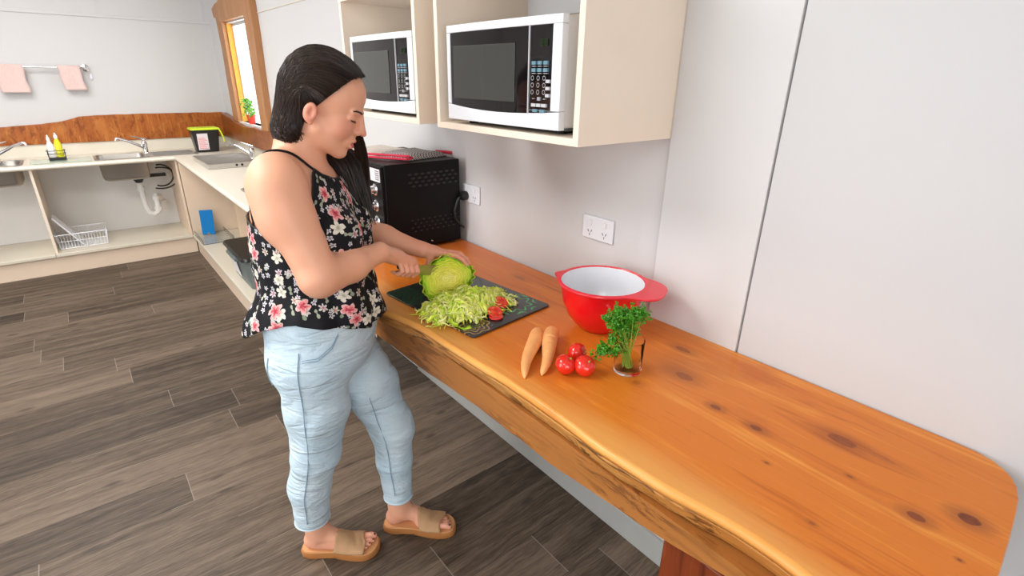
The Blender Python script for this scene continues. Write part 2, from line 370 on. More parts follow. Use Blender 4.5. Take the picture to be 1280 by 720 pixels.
# ------------------------------------------------------------------ mesh builder
class B:
    def __init__(s): s.bm = bmesh.new()
    def box(s, x0, x1, y0, y1, z0, z1, mtx=None):
        vs = [s.bm.verts.new((x, y, z)) for x in (x0, x1) for y in (y0, y1) for z in (z0, z1)]
        for f in ((0, 1, 3, 2), (4, 6, 7, 5), (0, 4, 5, 1), (2, 3, 7, 6), (0, 2, 6, 4), (1, 5, 7, 3)): s.bm.faces.new([vs[i] for i in f])
        if mtx is not None:
            for v in vs: v.co = mtx @ v.co
        return s
    def tube(s, pts, r, n=8, cap=True, flat=1.):
        pts = [Vector(p) for p in pts]; R = r if isinstance(r, (list, tuple)) else [r] * len(pts)
        prev = None; rings = []
        for i, p in enumerate(pts):
            t = (pts[min(i + 1, len(pts) - 1)] - pts[max(i - 1, 0)])
            if t.length < 1e-9: t = Vector((0, 0, 1))
            t.normalize()
            if prev is None:
                u = t.orthogonal().normalized()
            else:
                u = prev - t * prev.dot(t)
                u = u.normalized() if u.length > 1e-6 else t.orthogonal().normalized()
            prev = u; w = t.cross(u)
            rings.append([s.bm.verts.new(p + (u * math.cos(2 * PI * k / n) + w * math.sin(2 * PI * k / n) * flat) * R[i]) for k in range(n)])
        for a, b in zip(rings, rings[1:]):
            for k in range(n): s.bm.faces.new((a[k], a[(k + 1) % n], b[(k + 1) % n], b[k]))
        if cap:
            s.bm.faces.new(rings[0][::-1]); s.bm.faces.new(rings[-1])
        return s
    def lathe(s, prof, c=(0, 0, 0), n=32, mtx=None, capb=False, capt=False):
        rings = []
        for (r, z) in prof:
            if r < 1e-6: rings.append([s.bm.verts.new((c[0], c[1], c[2] + z))])
            else: rings.append([s.bm.verts.new((c[0] + r * math.cos(2 * PI * k / n), c[1] + r * math.sin(2 * PI * k / n), c[2] + z)) for k in range(n)])
        if mtx is not None:
            for q in rings:
                for v in q: v.co = mtx @ v.co
        for a, b in zip(rings, rings[1:]):
            for k in range(n):
                k2 = (k + 1) % n
                if len(a) == 1 and len(b) == 1: continue
                if len(a) == 1: s.bm.faces.new((a[0], b[k2], b[k]))
                elif len(b) == 1: s.bm.faces.new((a[k], a[k2], b[0]))
                else: s.bm.faces.new((a[k], a[k2], b[k2], b[k]))
        if capb and len(rings[0]) > 1: s.bm.faces.new(rings[0][::-1])
        if capt and len(rings[-1]) > 1: s.bm.faces.new(rings[-1])
        return s
    def prism(s, poly, z0, z1, mtx=None):
        a = [s.bm.verts.new((x, y, z0)) for x, y in poly]; b = [s.bm.verts.new((x, y, z1)) for x, y in poly]
        s.bm.faces.new(a[::-1]); s.bm.faces.new(b)
        n = len(poly)
        for k in range(n): s.bm.faces.new((a[k], a[(k + 1) % n], b[(k + 1) % n], b[k]))
        if mtx is not None:
            for v in a + b: v.co = mtx @ v.co
        return s
    def ell(s, c, r, n=16, m=10, fn=None, mtx=None):
        rings = []
        for i in range(m + 1):
            ph = PI * i / m
            if i in (0, m): q = [Vector((0, 0, math.cos(ph)))]
            else: q = [Vector((math.sin(ph) * math.cos(2 * PI * k / n), math.sin(ph) * math.sin(2 * PI * k / n), math.cos(ph))) for k in range(n)]
            vs = []
            for d in q:
                f = fn(d) if fn else 1.
                co = Vector((d.x * r[0] * f, d.y * r[1] * f, d.z * r[2] * f))
                if mtx is not None: co = mtx @ co
                vs.append(s.bm.verts.new(co + Vector(c)))
            rings.append(vs)
        for a, b in zip(rings, rings[1:]):
            for k in range(n):
                k2 = (k + 1) % n
                if len(a) == 1: s.bm.faces.new((a[0], b[k], b[k2]))
                elif len(b) == 1: s.bm.faces.new((a[k], b[0], a[k2]))
                else: s.bm.faces.new((a[k], b[k], b[k2], a[k2]))
        return s
    def grid(s, fn, nu, nv, thick=0.):
        V = [[s.bm.verts.new(fn(i / nu, j / nv)) for j in range(nv + 1)] for i in range(nu + 1)]
        for i in range(nu):
            for j in range(nv): s.bm.faces.new((V[i][j], V[i + 1][j], V[i + 1][j + 1], V[i][j + 1]))
        return s

def thing(name, label, cat, loc=(0, 0, 0), rotz=0, group=None):
    o = bpy.data.objects.new(name, None); C.objects.link(o)
    o.location = loc; o.rotation_euler = (0, 0, rotz); o.empty_display_size = .05
    o['label'] = label; o['category'] = cat
    if group: o['group'] = group
    return o
def wm(o): return Matrix.Translation(o.location) @ o.rotation_euler.to_matrix().to_4x4()
def wmat(o):
    m = o.matrix_parent_inverse @ o.matrix_basis
    return wmat(o.parent) @ m if o.parent else wm(o)
def obj(name, b, m, parent=None, smooth=False, bevel=0., world=True, solid=0., subs=0, seg=2, label=None, loc=None):
    me = bpy.data.meshes.new(name)
    bm = b.bm if isinstance(b, B) else b
    bmesh.ops.recalc_face_normals(bm, faces=bm.faces)
    if loc is not None: bmesh.ops.translate(bm, vec=-Vector(loc), verts=bm.verts)
    bm.to_mesh(me); bm.free()
    for mm in (m if isinstance(m, list) else [m]): me.materials.append(MT[mm] if isinstance(mm, str) else mm)
    if smooth:
        me.polygons.foreach_set('use_smooth', [True] * len(me.polygons)); me.set_sharp_from_angle(angle=.75)
    o = bpy.data.objects.new(name, me); C.objects.link(o)
    if loc is not None: o.location = loc
    if parent:
        o.parent = parent
        if world: o.matrix_parent_inverse = wmat(parent).inverted()
    if subs:
        k = o.modifiers.new('s', 'SUBSURF'); k.levels = k.render_levels = subs
    if solid:
        k = o.modifiers.new('t', 'SOLIDIFY'); k.thickness = solid; k.offset = 0
    if bevel:
        k = o.modifiers.new('b', 'BEVEL'); k.width = bevel; k.segments = seg; k.limit_method = 'ANGLE'; k.angle_limit = .7
        me.polygons.foreach_set('use_smooth', [True] * len(me.polygons)); k.harden_normals = True
    if label: o['label'] = label
    return o
def tag(o, label, cat, group=None, kind=None):
    o['label'] = label; o['category'] = cat
    if group: o['group'] = group
    if kind: o['kind'] = kind
    return o
def struct(name, b, m, parent=None, **k):
    o = obj(name, b, m, parent, **k)
    if not parent: o['kind'] = 'structure'
    return o
def copy_tree(o, parent=None):
    c = o.copy(); C.objects.link(c)
    if parent: c.parent = parent
    for ch in list(o.children): copy_tree(ch, c)
    return c

# ------------------------------------------------------------------ SDF surface extraction
def ellip(P, c, r):
    q = [(P[i] - c[i]) / r[i] for i in range(3)]
    k0 = np.sqrt(q[0] ** 2 + q[1] ** 2 + q[2] ** 2)
    k1 = np.sqrt((q[0] / r[0]) ** 2 + (q[1] / r[1]) ** 2 + (q[2] / r[2]) ** 2) + 1e-9
    return k0 * (k0 - 1) / k1
def cone(P, a, b, r1, r2):
    ba = [b[i] - a[i] for i in range(3)]; L = sum(t * t for t in ba) + 1e-12
    h = np.clip(sum((P[i] - a[i]) * ba[i] for i in range(3)) / L, 0, 1)
    return np.sqrt(sum((P[i] - a[i] - h * ba[i]) ** 2 for i in range(3))) - (r1 + (r2 - r1) * h)
class Prim:
    def __init__(s, kind, args, k=.02, sub=False, fr=None, tags=''):
        s.kind, s.args, s.k, s.sub, s.fr, s.tags = kind, args, k, sub, fr, tags
        if kind == 'e':
            c, r = args[0], args[1]; R = max(r)
            lo = [c[i] - (R if fr or len(args) > 2 else r[i]) for i in range(3)]; hi = [c[i] + (R if fr or len(args) > 2 else r[i]) for i in range(3)]
        else:
            a, b, r1, r2 = args
            lo = [min(a[i] - r1, b[i] - r2) for i in range(3)]; hi = [max(a[i] + r1, b[i] + r2) for i in range(3)]
        if fr:
            cs = [fr[0] @ Vector((x, y, z)) + fr[1] for x in (lo[0], hi[0]) for y in (lo[1], hi[1]) for z in (lo[2], hi[2])]
            lo = [min(c[i] for c in cs) for i in range(3)]; hi = [max(c[i] for c in cs) for i in range(3)]
        s.lo, s.hi = lo, hi
    def dist(s, P):
        if s.fr:
            R, o = s.fr; Q = [P[i] - o[i] for i in range(3)]
            P = [sum(R[j][i] * Q[j] for j in range(3)) for i in range(3)]
        if s.kind == 'e':
            if len(s.args) > 2:
                R = s.args[2]; c = s.args[0]; Q = [P[i] - c[i] for i in range(3)]
                P = [sum(R[j][i] * Q[j] for j in range(3)) for i in range(3)]
                return ellip(P, (0, 0, 0), s.args[1])
            return ellip(P, *s.args)
        return cone(P, *s.args)
def apply_prim(D, d, k, sub):
    if sub:
        h = np.clip(.5 - .5 * (D + d) / k, 0, 1); return D * (1 - h) + (-d) * h + k * h * (1 - h)
    h = np.clip(.5 + .5 * (D - d) / k, 0, 1); return D * (1 - h) + d * h - k * h * (1 - h)
def eval_pts(prims, P):
    D = np.full(P[0].shape, .3)
    for p in prims: D = apply_prim(D, p.dist(P), p.k, p.sub)
    return D
def field(prims, h, pad=.01):
    lo = np.array([min(p.lo[i] for p in prims if not p.sub) for i in range(3)]) - pad - 2 * h
    hi = np.array([max(p.hi[i] for p in prims if not p.sub) for i in range(3)]) + pad + 2 * h
    n = np.ceil((hi - lo) / h).astype(int) + 1
    D = np.full(n, .3, np.float32)
    ax = [(lo[i] + h * np.arange(n[i])).astype(np.float32) for i in range(3)]
    for p in prims:
        e = p.k + .012
        i0 = [max(0, int((p.lo[i] - e - lo[i]) / h)) for i in range(3)]; i1 = [min(n[i], int((p.hi[i] + e - lo[i]) / h) + 2) for i in range(3)]
        sl = tuple(slice(a, b) for a, b in zip(i0, i1))
        if any(a >= b for a, b in zip(i0, i1)): continue
        P = np.meshgrid(*[ax[i][sl[i]] for i in range(3)], indexing='ij', sparse=True)
        P = [np.asarray(q) for q in P]
        D[sl] = apply_prim(D[sl], p.dist(P), p.k, p.sub)
    return D, lo, h, ax
def nets(D, lo, h):
    ins = D < 0
    cnt = np.zeros(np.array(D.shape) - 1, np.int8)
    sl = lambda o, n: slice(o, o + n)
    N = np.array(D.shape) - 1
    for dx in (0, 1):
        for dy in (0, 1):
            for dz in (0, 1): cnt += ins[sl(dx, N[0]), sl(dy, N[1]), sl(dz, N[2])]
    act = np.argwhere((cnt > 0) & (cnt < 8))
    idx = np.full(N, -1, np.int32); idx[act[:, 0], act[:, 1], act[:, 2]] = np.arange(len(act))
    pos = np.zeros((len(act), 3)); w = np.zeros(len(act))
    cor = [(x, y, z) for x in (0, 1) for y in (0, 1) for z in (0, 1)]
    g = {c: D[act[:, 0] + c[0], act[:, 1] + c[1], act[:, 2] + c[2]] for c in cor}
    for c in cor:
        for a in range(3):
            if c[a]: continue
            c2 = list(c); c2[a] = 1; c2 = tuple(c2)
            m = (g[c] < 0) != (g[c2] < 0)
            t = g[c][m] / (g[c][m] - g[c2][m])
            q = np.tile(np.array(c, float), (m.sum(), 1)); q[:, a] = t
            pos[m] += q; w[m] += 1
    V = lo + h * (act + pos / w[:, None])
    F = []
    for a in range(3):
        b, c = (a + 1) % 3, (a + 2) % 3
        s0 = [slice(None)] * 3; s1 = [slice(None)] * 3
        s0[a] = slice(0, -1); s1[a] = slice(1, None)
        A = ins[tuple(s0)]; Bm = ins[tuple(s1)]
        e = np.argwhere(A != Bm)
        e = e[(e[:, b] > 0) & (e[:, c] > 0) & (e[:, b] < N[b]) & (e[:, c] < N[c])]
        f = A[e[:, 0], e[:, 1], e[:, 2]]
        def cell(db, dc):
            q = e.copy(); q[:, b] -= db; q[:, c] -= dc
            return idx[q[:, 0], q[:, 1], q[:, 2]]
        Q = np.stack([cell(1, 1), cell(0, 1), cell(0, 0), cell(1, 0)], 1)
        Q[~f] = Q[~f][:, ::-1]
        F.append(Q)
    F = np.concatenate(F); F = F[(F >= 0).all(1)]
    return V, F
def relax(V, F, it=2, lam=.5):
    e = np.concatenate([F[:, [0, 1]], F[:, [1, 2]], F[:, [2, 3]], F[:, [3, 0]]])
    for _ in range(it):
        S = np.zeros_like(V); n = np.zeros(len(V))
        np.add.at(S, e[:, 0], V[e[:, 1]]); np.add.at(n, e[:, 0], 1)
        np.add.at(S, e[:, 1], V[e[:, 0]]); np.add.at(n, e[:, 1], 1)
        V = V + lam * (S / np.maximum(n, 1)[:, None] - V)
    return V
def mesh_np(name, V, F, m, parent=None, tint=None, world=False):
    me = bpy.data.meshes.new(name)
    me.vertices.add(len(V)); me.vertices.foreach_set('co', np.asarray(V, np.float32).ravel())
    n = F.shape[1]
    me.loops.add(F.size); me.loops.foreach_set('vertex_index', F.ravel().astype(np.int32))
    me.polygons.add(len(F)); me.polygons.foreach_set('loop_start', np.arange(0, F.size, n, dtype=np.int32))
    me.polygons.foreach_set('use_smooth', [True] * len(F))
    me.update(calc_edges=True)
    me.materials.append(MT[m])
    if tint is not None:
        a = me.color_attributes.new('tint', 'FLOAT_COLOR', 'POINT')
        c = np.zeros((len(V), 4), np.float32); c[:, :tint.shape[1]] = tint; c[:, 3] = 1
        a.data.foreach_set('color', c.ravel())
    o = bpy.data.objects.new(name, me); C.objects.link(o)
    if parent: o.parent = parent
    return o

# ================================================================== THE ROOM
YB = 6.22; XL = -4.4; YF = -2.6; ZC = 2.75
b = B(); b.box(XL, 0.0, YF, YB, -.05, 0); struct('floor', b, 'floor')
b = B(); b.box(XL - .1, .2, YF - .1, YB + .1, ZC, ZC + .08); struct('ceiling', b, 'ceiling')
b = B(); b.box(XL - .1, .12, YB, YB + .1, -.05, ZC); struct('wall_back', b, 'wall')
# right wall with the window opening
WY0, WY1, WZ0, WZ1 = 4.80, 5.60, 1.19, 2.035
b = B()
b.box(0, .06, YF, WY0, -.05, ZC); b.box(0, .06, WY1, YB, -.05, ZC)
b.box(0, .06, WY0, WY1, -.05, WZ0); b.box(0, .06, WY0, WY1, WZ1, ZC)
struct('wall_right', b, 'wall')
b = B()
b.box(XL - .1, XL, YF, YB, -.05, .9); b.box(XL - .1, XL, YF, YB, 2.2, ZC)
b.box(XL - .1, XL, YF, -.4, .9, 2.2); b.box(XL - .1, XL, 3.4, YB, .9, 2.2)  # opening added in this unseen wall to let light in
struct('wall_left', b, 'wall')
b = B(); b.box(XL, .12, YF - .1, YF, -.05, .9); b.box(XL, .12, YF - .1, YF, 2.3, ZC); b.box(XL, -3.6, YF - .1, YF, .9, 2.3); b.box(-1.0, .12, YF - .1, YF, .9, 2.3); struct('wall_front', b, 'wall')  # opening behind the camera, added for the flash-like front light
# proud white lining sheet behind the bench
b = B(); b.box(-.014, 0, .573, .862, .9, ZC); struct('trim_1', b, 'panel', bevel=.002)
b = B(); b.box(-.006, 0, .5713, .5725, .925, ZC); struct('trim_2', b, 'skirting')
b = B(); b.box(-.010, 0, -2.4, .569, .1, ZC); struct('trim_3', b, 'nearpanel', bevel=.002)
# picture-rail battens where the wall sheets meet
b = B(); b.box(XL, 0, YB - .010, YB, 2.045, 2.07); struct('trim_4', b, 'wall', bevel=.003)
b = B(); b.box(-.005, 0, 2.3, 4.6, 2.030, 2.036); struct('trim_5', b, 'shelf')
b = B(); b.box(-.875, -.865, YB - .006, YB, 2.07, ZC); b.box(-.01 - .045, -.045, YB - .006, YB, 2.07, ZC); struct('trim_6', b, 'wall')
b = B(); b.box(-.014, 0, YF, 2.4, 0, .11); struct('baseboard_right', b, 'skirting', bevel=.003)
b = B(); b.box(XL, -2.75, YB - .014, YB, 0, .11); struct('baseboard_back', b, 'panel', bevel=.003)
# small pale spots of filler on the right wall (nail heads)
b = B()
for (y, z) in ((4.42, 1.56), (4.55, 1.50), (3.92, 1.58)): b.ell((0, y, z), (.002, .008, .008), 8, 6)
struct('trim_7', b, 'cab')

# window with rough-sawn plank frame
w = thing('window_1', '', 'window', (0, 5.27, 1.19)); del w['label'], w['category']; w['kind'] = 'structure'
def plank(name, poly, x0, x1, m, p):
    bb = B(); bb.prism(poly, x0, x1, Matrix(((0, 0, 1, 0), (1, 0, 0, 0), (0, 1, 0, 0), (0, 0, 0, 1))))
    return obj(name, bb, m, p, bevel=.004)
plank('window_frame', [(5.60, 1.17), (5.79, 1.19), (5.785, 1.5), (5.76, 1.8), (5.80, 2.13), (5.60, 2.10)], -.035, .0, 'frame', w)
plank('window_frame', [(4.62, 1.16), (4.80, 1.16), (4.80, 2.3), (4.60, 2.3), (4.585, 1.9), (4.61, 1.5)], -.050, .0, 'frame', w)
plank('window_frame', [(4.80, 2.03), (5.60, 2.03), (5.82, 2.08), (5.84, 2.15), (5.70, 2.18), (5.60, 2.185), (5.45, 2.22), (5.34, 2.28), (5.18, 2.31), (4.80, 2.31)], -.045, .0, 'frame', w)
b = B(); b.box(.0, .06, 5.585, 5.60, 1.19, 2.035); obj('window_reveal', b, 'frameorange', w)
b = B(); b.box(.0, .06, 4.80, 4.815, 1.19, 2.035); obj('window_reveal', b, 'frameorange', w)
b = B(); b.box(.0, .06, 4.815, 5.585, 2.02, 2.035); obj('window_reveal', b, 'panel', w)
b = B(); b.box(-.03, .16, 4.815, 5.585, 1.165, 1.19); obj('window_sill', b, 'panel', w)
b = B(); b.box(.052, .056, 4.815, 5.585, 1.19, 2.02); obj('window_pane', b, 'pane', w)
b = B(); b.box(.045, .06, 4.815, 4.835, 1.19, 2.02); b.box(.045, .06, 5.575, 5.585, 1.19, 2.02); b.box(.045, .06, 4.835, 5.575, 2.00, 2.02)
obj('window_sash', b, 'panel', w)

# ================================================================== KITCHEN AT THE BACK
# L-shaped laminate worktop
w = thing('kitchen_worktop', 'pale speckled L-shaped laminate worktop running along the back wall and round to the window side', 'worktop', (-.6, 5.62, .87))
def Lpoly(b, z0, z1, y1=2.42):
    b.prism([(-2.75, 5.62), (-.6, 5.62), (-.6, y1), (-.004, y1), (-.004, YB - .004), (-2.75, YB - .004)], z0, z1)
b = B()
# top slab built from strips that leave the sink cut-outs open
def slab(x0, x1, y0, y1): b.box(x0, x1, y0, y1, .872, .905)
cut1 = (-1.17, -.80, 5.70, 6.04); cut2 = (-1.95, -1.66, 5.70, 6.04); cut3 = (-.50, -.16, 3.30, 3.75)
xs = [-2.75, cut2[0], cut2[1], cut1[0], cut1[1], -.6]
slab(-2.75, cut2[0], 5.62, YB - .004); slab(cut2[1], cut1[0], 5.62, YB - .004); slab(cut1[1], -.004, 5.62, YB - .004)
for c in (cut1, cut2): slab(c[0], c[1], 5.62, c[2]); slab(c[0], c[1], c[3], YB - .004)
slab(-.6, -.004, 2.42, cut3[2]); slab(-.6, -.004, cut3[3], 5.62); slab(-.6, cut3[0], cut3[2], cut3[3]); slab(cut3[1], -.004, cut3[2], cut3[3])
obj('countertop', b, 'top', w)
b = B(); b.tube([(-2.75, 5.622, .8885), (-.6, 5.622, .8885)], .0165, 12); b.tube([(-.602, 5.61, .8885), (-.602, 2.42, .8885)], .0165, 12)
obj('rounded_edge', b, 'top', w, smooth=True)
b = B(); b.box(-2.75, -.004, YB - .018, YB - .004, .905, 1.012); b.box(-.018, -.004, 2.42, YB - .018, .905, 1.008)
obj('upstand', b, 'top', w, bevel=.002)
# live-edge splashback boards
def live(name, pts, axis, c0, c1, zb, m, label):
    poly = [(pts[0][0], zb)] + [(pts[-1][0], zb)] + pts[::-1]
    bb = B()
    if axis == 'x': mt = Matrix(((1, 0, 0, 0), (0, 0, 1, 0), (0, 1, 0, 0), (0, 0, 0, 1)))
    else: mt = Matrix(((0, 0, 1, 0), (1, 0, 0, 0), (0, 1, 0, 0), (0, 0, 0, 1)))
    bb.prism(poly, c0, c1, mt)
    o = obj(name, bb, m, None, bevel=.006, seg=3)
    tag(o, label, 'splashback'); return o
def interp(ctrl, n, amp, seed):
    out = []
    x0, x1 = ctrl[0][0], ctrl[-1][0]
    for i in range(n + 1):
        x = x0 + (x1 - x0) * i / n
        z = float(np.interp(x, [c[0] for c in ctrl], [c[1] for c in ctrl]))
        out.append((x, z + amp * noise.noise(Vector((x * 9, seed, 0)))))
    return out
live('timber_splashback', interp([(-2.75, 1.15), (-1.74, 1.163), (-1.477, 1.178), (-1.30, 1.20), (-1.19, 1.236), (-.77, 1.245), (-.04, 1.242)], 70, .008, 1), 'x', YB - .036, YB - .004, 1.012, 'splash', 'long orange live-edge timber splashback board along the back wall')
live('timber_splashback', interp([(2.5, 1.17), (4.6, 1.178), (5.1, 1.175), (5.3, 1.165), (5.6, 1.18), (5.9, 1.215), (6.18, 1.24)], 70, .008, 5), 'y', -.060, -.004, 1.008, 'splashx', 'darker live-edge timber splashback board below the window on the side wall')

# base units
def unit(name, label, loc): return thing(name, label, 'cabinet', loc)
u1 = unit('open_base_cabinet', 'open cream base cabinet against the back wall holding the wire basket', (-1.1, 5.62, 0))
b = B(); b.box(-1.619, -.602, 5.615, YB - .012, .147, .176); obj('shelf', b, 'shelf', u1, bevel=.006)
b = B(); b.box(-1.619, -.585, 5.640, 5.66, 0, .147); obj('kickboard', b, 'kick', u1)
b = B(); b.box(-1.618, -1.600, 5.64, YB - .012, .1765, .870); obj('side_panel', b, 'cab', u1, bevel=.001)
b = B(); b.box(-.620, -.602, 5.64, YB - .012, .1765, .870); obj('side_panel', b, 'peach', u1, bevel=.001)
b = B(); b.box(-1.60, -.62, YB - .012, YB - .004, .176, .870); obj('back_panel', b, 'whiteback', u1)
u2 = unit('open_base_cabinet', 'open cream base cabinet at the far left edge under the second sink', (-2.2, 5.62, 0))
b = B(); b.box(-2.75, -1.6195, 5.615, YB - .012, .147, .176); obj('shelf', b, 'shelf', u2, bevel=.006)
b = B(); b.box(-2.75, -1.6195, 5.640, 5.66, 0, .147); obj('kickboard', b, 'kick', u2)
b = B(); b.box(-2.75, -2.732, 5.64, YB - .012, .0, .870); obj('side_panel', b, 'cab', u2, bevel=.001)
b = B(); b.box(-2.732, -1.62, YB - .012, YB - .004, .176, .870); obj('back_panel', b, 'whiteback', u2)
u3 = unit('open_base_cabinet', 'open cream base cabinet on the window side holding the blue folder and grey bin', (-.3, 4.0, 0))
b = B(); b.box(-.605, -.02, 2.94, 5.612, .147, .176); obj('shelf', b, 'shelf', u3, bevel=.006)
b = B(); b.box(-.580, -.56, 2.94, 5.612, 0, .147); obj('kickboard', b, 'kick', u3)
b = B(); b.box(-.598, -.02, 5.614, 5.632, .176, .870); obj('side_panel', b, 'peach', u3)
b = B(); b.box(-.580, -.02, 2.922, 2.94, .0, .870); obj('side_panel', b, 'cab', u3)
b = B(); b.box(-.020, -.006, 2.94, 5.612, .176, .870); obj('back_panel', b, 'cab_in', u3)
b = B(); b.box(-.30, -.02, 5.10, 5.118, .176, .870); obj('divider', b, 'peach', u3)
b = B(); b.box(-.25, -.10, 5.116, 5.124, .72, .78); obj('vent_cover', b, 'cab_in', u3)

# sinks
def basin(t, c, z0, m='steel_dark'):
    x0, x1, y0, y1 = c; i = .012
    bb = B(); rings = []
    bm = bb.bm
    def rr(ins, z, rad=.05, n=6):
        pts = []
        X0, X1, Y0, Y1 = x0 + ins, x1 - ins, y0 + ins, y1 - ins
        for (cx, cy, a0) in ((X1 - rad, Y1 - rad, 0), (X0 + rad, Y1 - rad, 90), (X0 + rad, Y0 + rad, 180), (X1 - rad, Y0 + rad, 270)):
            for k in range(n + 1):
                a = math.radians(a0 + 90 * k / n); pts.append(bm.verts.new((cx + rad * math.cos(a), cy + rad * math.sin(a), z)))
        return pts
    prof = [(-.015, .909), (.004, .909), (.010, .900), (.014, z0 + .03), (.022, z0 + .010), (.04, z0)]
    rings = [rr(i_, z_) for i_, z_ in prof]
    for a, c2 in zip(rings, rings[1:]):
        n = len(a)
        for k in range(n): bm.faces.new((a[k], a[(k + 1) % n], c2[(k + 1) % n], c2[k]))
    bm.faces.new(rings[-1])
    return obj('bowl', bb, m, t, smooth=True, solid=.002)
def drainer(t, x0, x1, y0, y1, along='x', nr=7, z=.905):
    bb = B(); bb.box(x0, x1, y0, y1, z, z + .005); o = obj('drainboard', bb, 'steel', t, bevel=.002)
    bb = B()
    for k in range(nr):
        f = (k + 1) / (nr + 1)
        if along == 'x': bb.tube([(x0 + .03, y0 + (y1 - y0) * f, z + .005), (x1 - .03, y0 + (y1 - y0) * f, z + .006)], .004, 6)
        else: bb.tube([(x0 + (x1 - x0) * f, y0 + .03, z + .005), (x0 + (x1 - x0) * f, y1 - .03, z + .006)], .004, 6)
    obj('rib', bb, 'steel', o, smooth=True)
s1 = thing('kitchen_sink', 'steel sink with drainboard set in the back worktop above the white waste pipe', 'sink', (-.98, 5.87, .905))
basin(s1, cut1, .715); drainer(s1, -.785, -.40, 5.70, 6.05)
b = B(); b.lathe([(.0, 0), (.035, 0), (.038, .004), (.03, .006), (0, .006)], (-.92, 5.87, .716), 20); obj('plug_hole', b, 'chrome', s1, smooth=True)
s2 = thing('kitchen_sink', 'steel sink at the far left edge of the photo, cut off by the frame', 'sink', (-1.8, 5.87, .905))
basin(s2, cut2, .74); drainer(s2, -2.32, -1.97, 5.70, 6.05)
s3 = thing('kitchen_sink', "steel sink in the window-side worktop, mostly hidden behind the woman's shoulder", 'sink', (-.33, 3.5, .905))
basin(s3, cut3, .74)
# steel dish drainer tray standing proud on the window side
t = thing('dish_drainer', 'raised ribbed steel dish drainer tray on the worktop corner near the window', 'drainer', (-.32, 4.95, .906))
b = B()
x0, x1, y0, y1 = -.52, -.12, 4.68, 5.28
for q in ((x0, x0 + .012, y0, y1), (x1 - .012, x1, y0, y1), (x0 + .012, x1 - .012, y0, y0 + .012), (x0 + .012, x1 - .012, y1 - .012, y1)): b.box(*q, .906, .945)
b.box(x0 + .012, x1 - .012, y0 + .012, y1 - .012, .906, .912)
obj('tray', b, 'steel', t, bevel=.003)
b = B()
for k in range(13): b.tube([(x0 + .012, y0 + .045 * (k + .7), .936), (x1 - .012, y0 + .045 * (k + .7), .936)], .006, 6)
obj('rack_bar', b, 'steel_dark', t, smooth=True)
for dx in (-.02, .02):
    b = B(); b.lathe([(0, 0), (.010, 0), (.010, .003), (0, .003)], (0, 0, 0), 12, Matrix.Translation((-.29 + dx, y0 + .001, .926)) @ Matrix.Rotation(PI / 2, 4, 'X'))
    obj('drain_hole', b, 'black', t)
# mixer taps
def tap(label, x, y, ang, s=1.):
    t = thing('mixer_tap', label, 'tap', (x, y, .906), ang, 'mixer taps')
    b = B(); b.lathe([(.030, 0), (.030, .006), (.024, .012), (.021, .02), (.021, .075), (.024, .085), (.022, .11), (.012, .118), (0, .118)], (0, 0, 0), 20, capb=True)
    obj('body', b, 'chrome', t, smooth=True, world=False)
    b = B(); b.tube([(0, 0, .055), (-.03, 0, .075), (-.12, 0, .125), (-.185, 0, .150), (-.200, 0, .148), (-.205, 0, .128)], [.013, .013, .011, .010, .012, .012], 12)
    obj('spout', b, 'chrome', t, smooth=True, world=False)
    b = B(); b.tube([(0, 0, .105), (.0, .0, .125), (.02, 0, .135), (-.09, 0, .165)], [.016, .018, .012, .006], 10, flat=.7)
    obj('lever_handle', b, 'chrome', t, smooth=True, world=False)
    return t
tap('chrome mixer tap beside the drainboard of the back sink, spout to the left', -.79, 5.92, math.radians(-4))
tap('chrome mixer tap at the far left edge of the photo', -1.80, 5.95, math.radians(175))
tap('chrome mixer tap on the window side behind the ribbed drainer tray', -.13, 4.9, math.radians(-50))
# waste pipe and hoses under the sink
t = thing('waste_pipe', 'white plastic waste pipe trap hanging under the back sink', 'pipe', (-.9, 5.95, .3))
b = B(); b.tube([(-.90, 5.93, .66), (-.895, 5.93, .42), (-.875, 5.93, .37), (-.84, 5.93, .35), (-.805, 5.93, .37), (-.80, 5.93, .44), (-.80, 5.95, .52)], .024, 12)
b.tube([(-.80, 5.95, .52), (-.76, 6.0, .50), (-.74, 6.1, .42), (-.74, 6.20, .42)], .022, 12)
obj('trap', b, 'pipe', t, smooth=True)
for (x, z) in ((-.80, .50), (-.80, .40), (-.898, .60), (-.745, .43)):
    b = B(); b.lathe([(.024, -.02), (.032, -.018), (.032, .018), (.024, .02)], (x, 5.94 if x < -.75 else 6.05, z), 14)
    obj('pipe_nut', b, 'pipe', t, smooth=False)
b = B(); b.lathe([(.02, -.05), (.028, -.04), (.05, .0), (.055, .03), (.0, .03)], (-.90, 5.93, .70), 18); b.box(-.89, -.68, 5.90, 5.96, .70, .725)
obj('drain_fitting', b, 'black', t, bevel=.002)
t = thing('water_hose', 'dark braided water hoses looping under the back sink by the corner', 'hose', (-.7, 5.95, .7))
for q, (dx, dz) in enumerate(((0, 0), (.035, -.03))):
    b = B(); b.tube([(-.74 + .03 * math.sin(a) * 0 + (.10 + dx) * math.sin(a) + .02, 5.93 + .03 * q, .72 + dz + .10 * (math.cos(a) - .15)) for a in np.linspace(-.2, PI * 1.15, 18)], .007, 8)
    obj('hose', b, 'rubber', t, smooth=True)
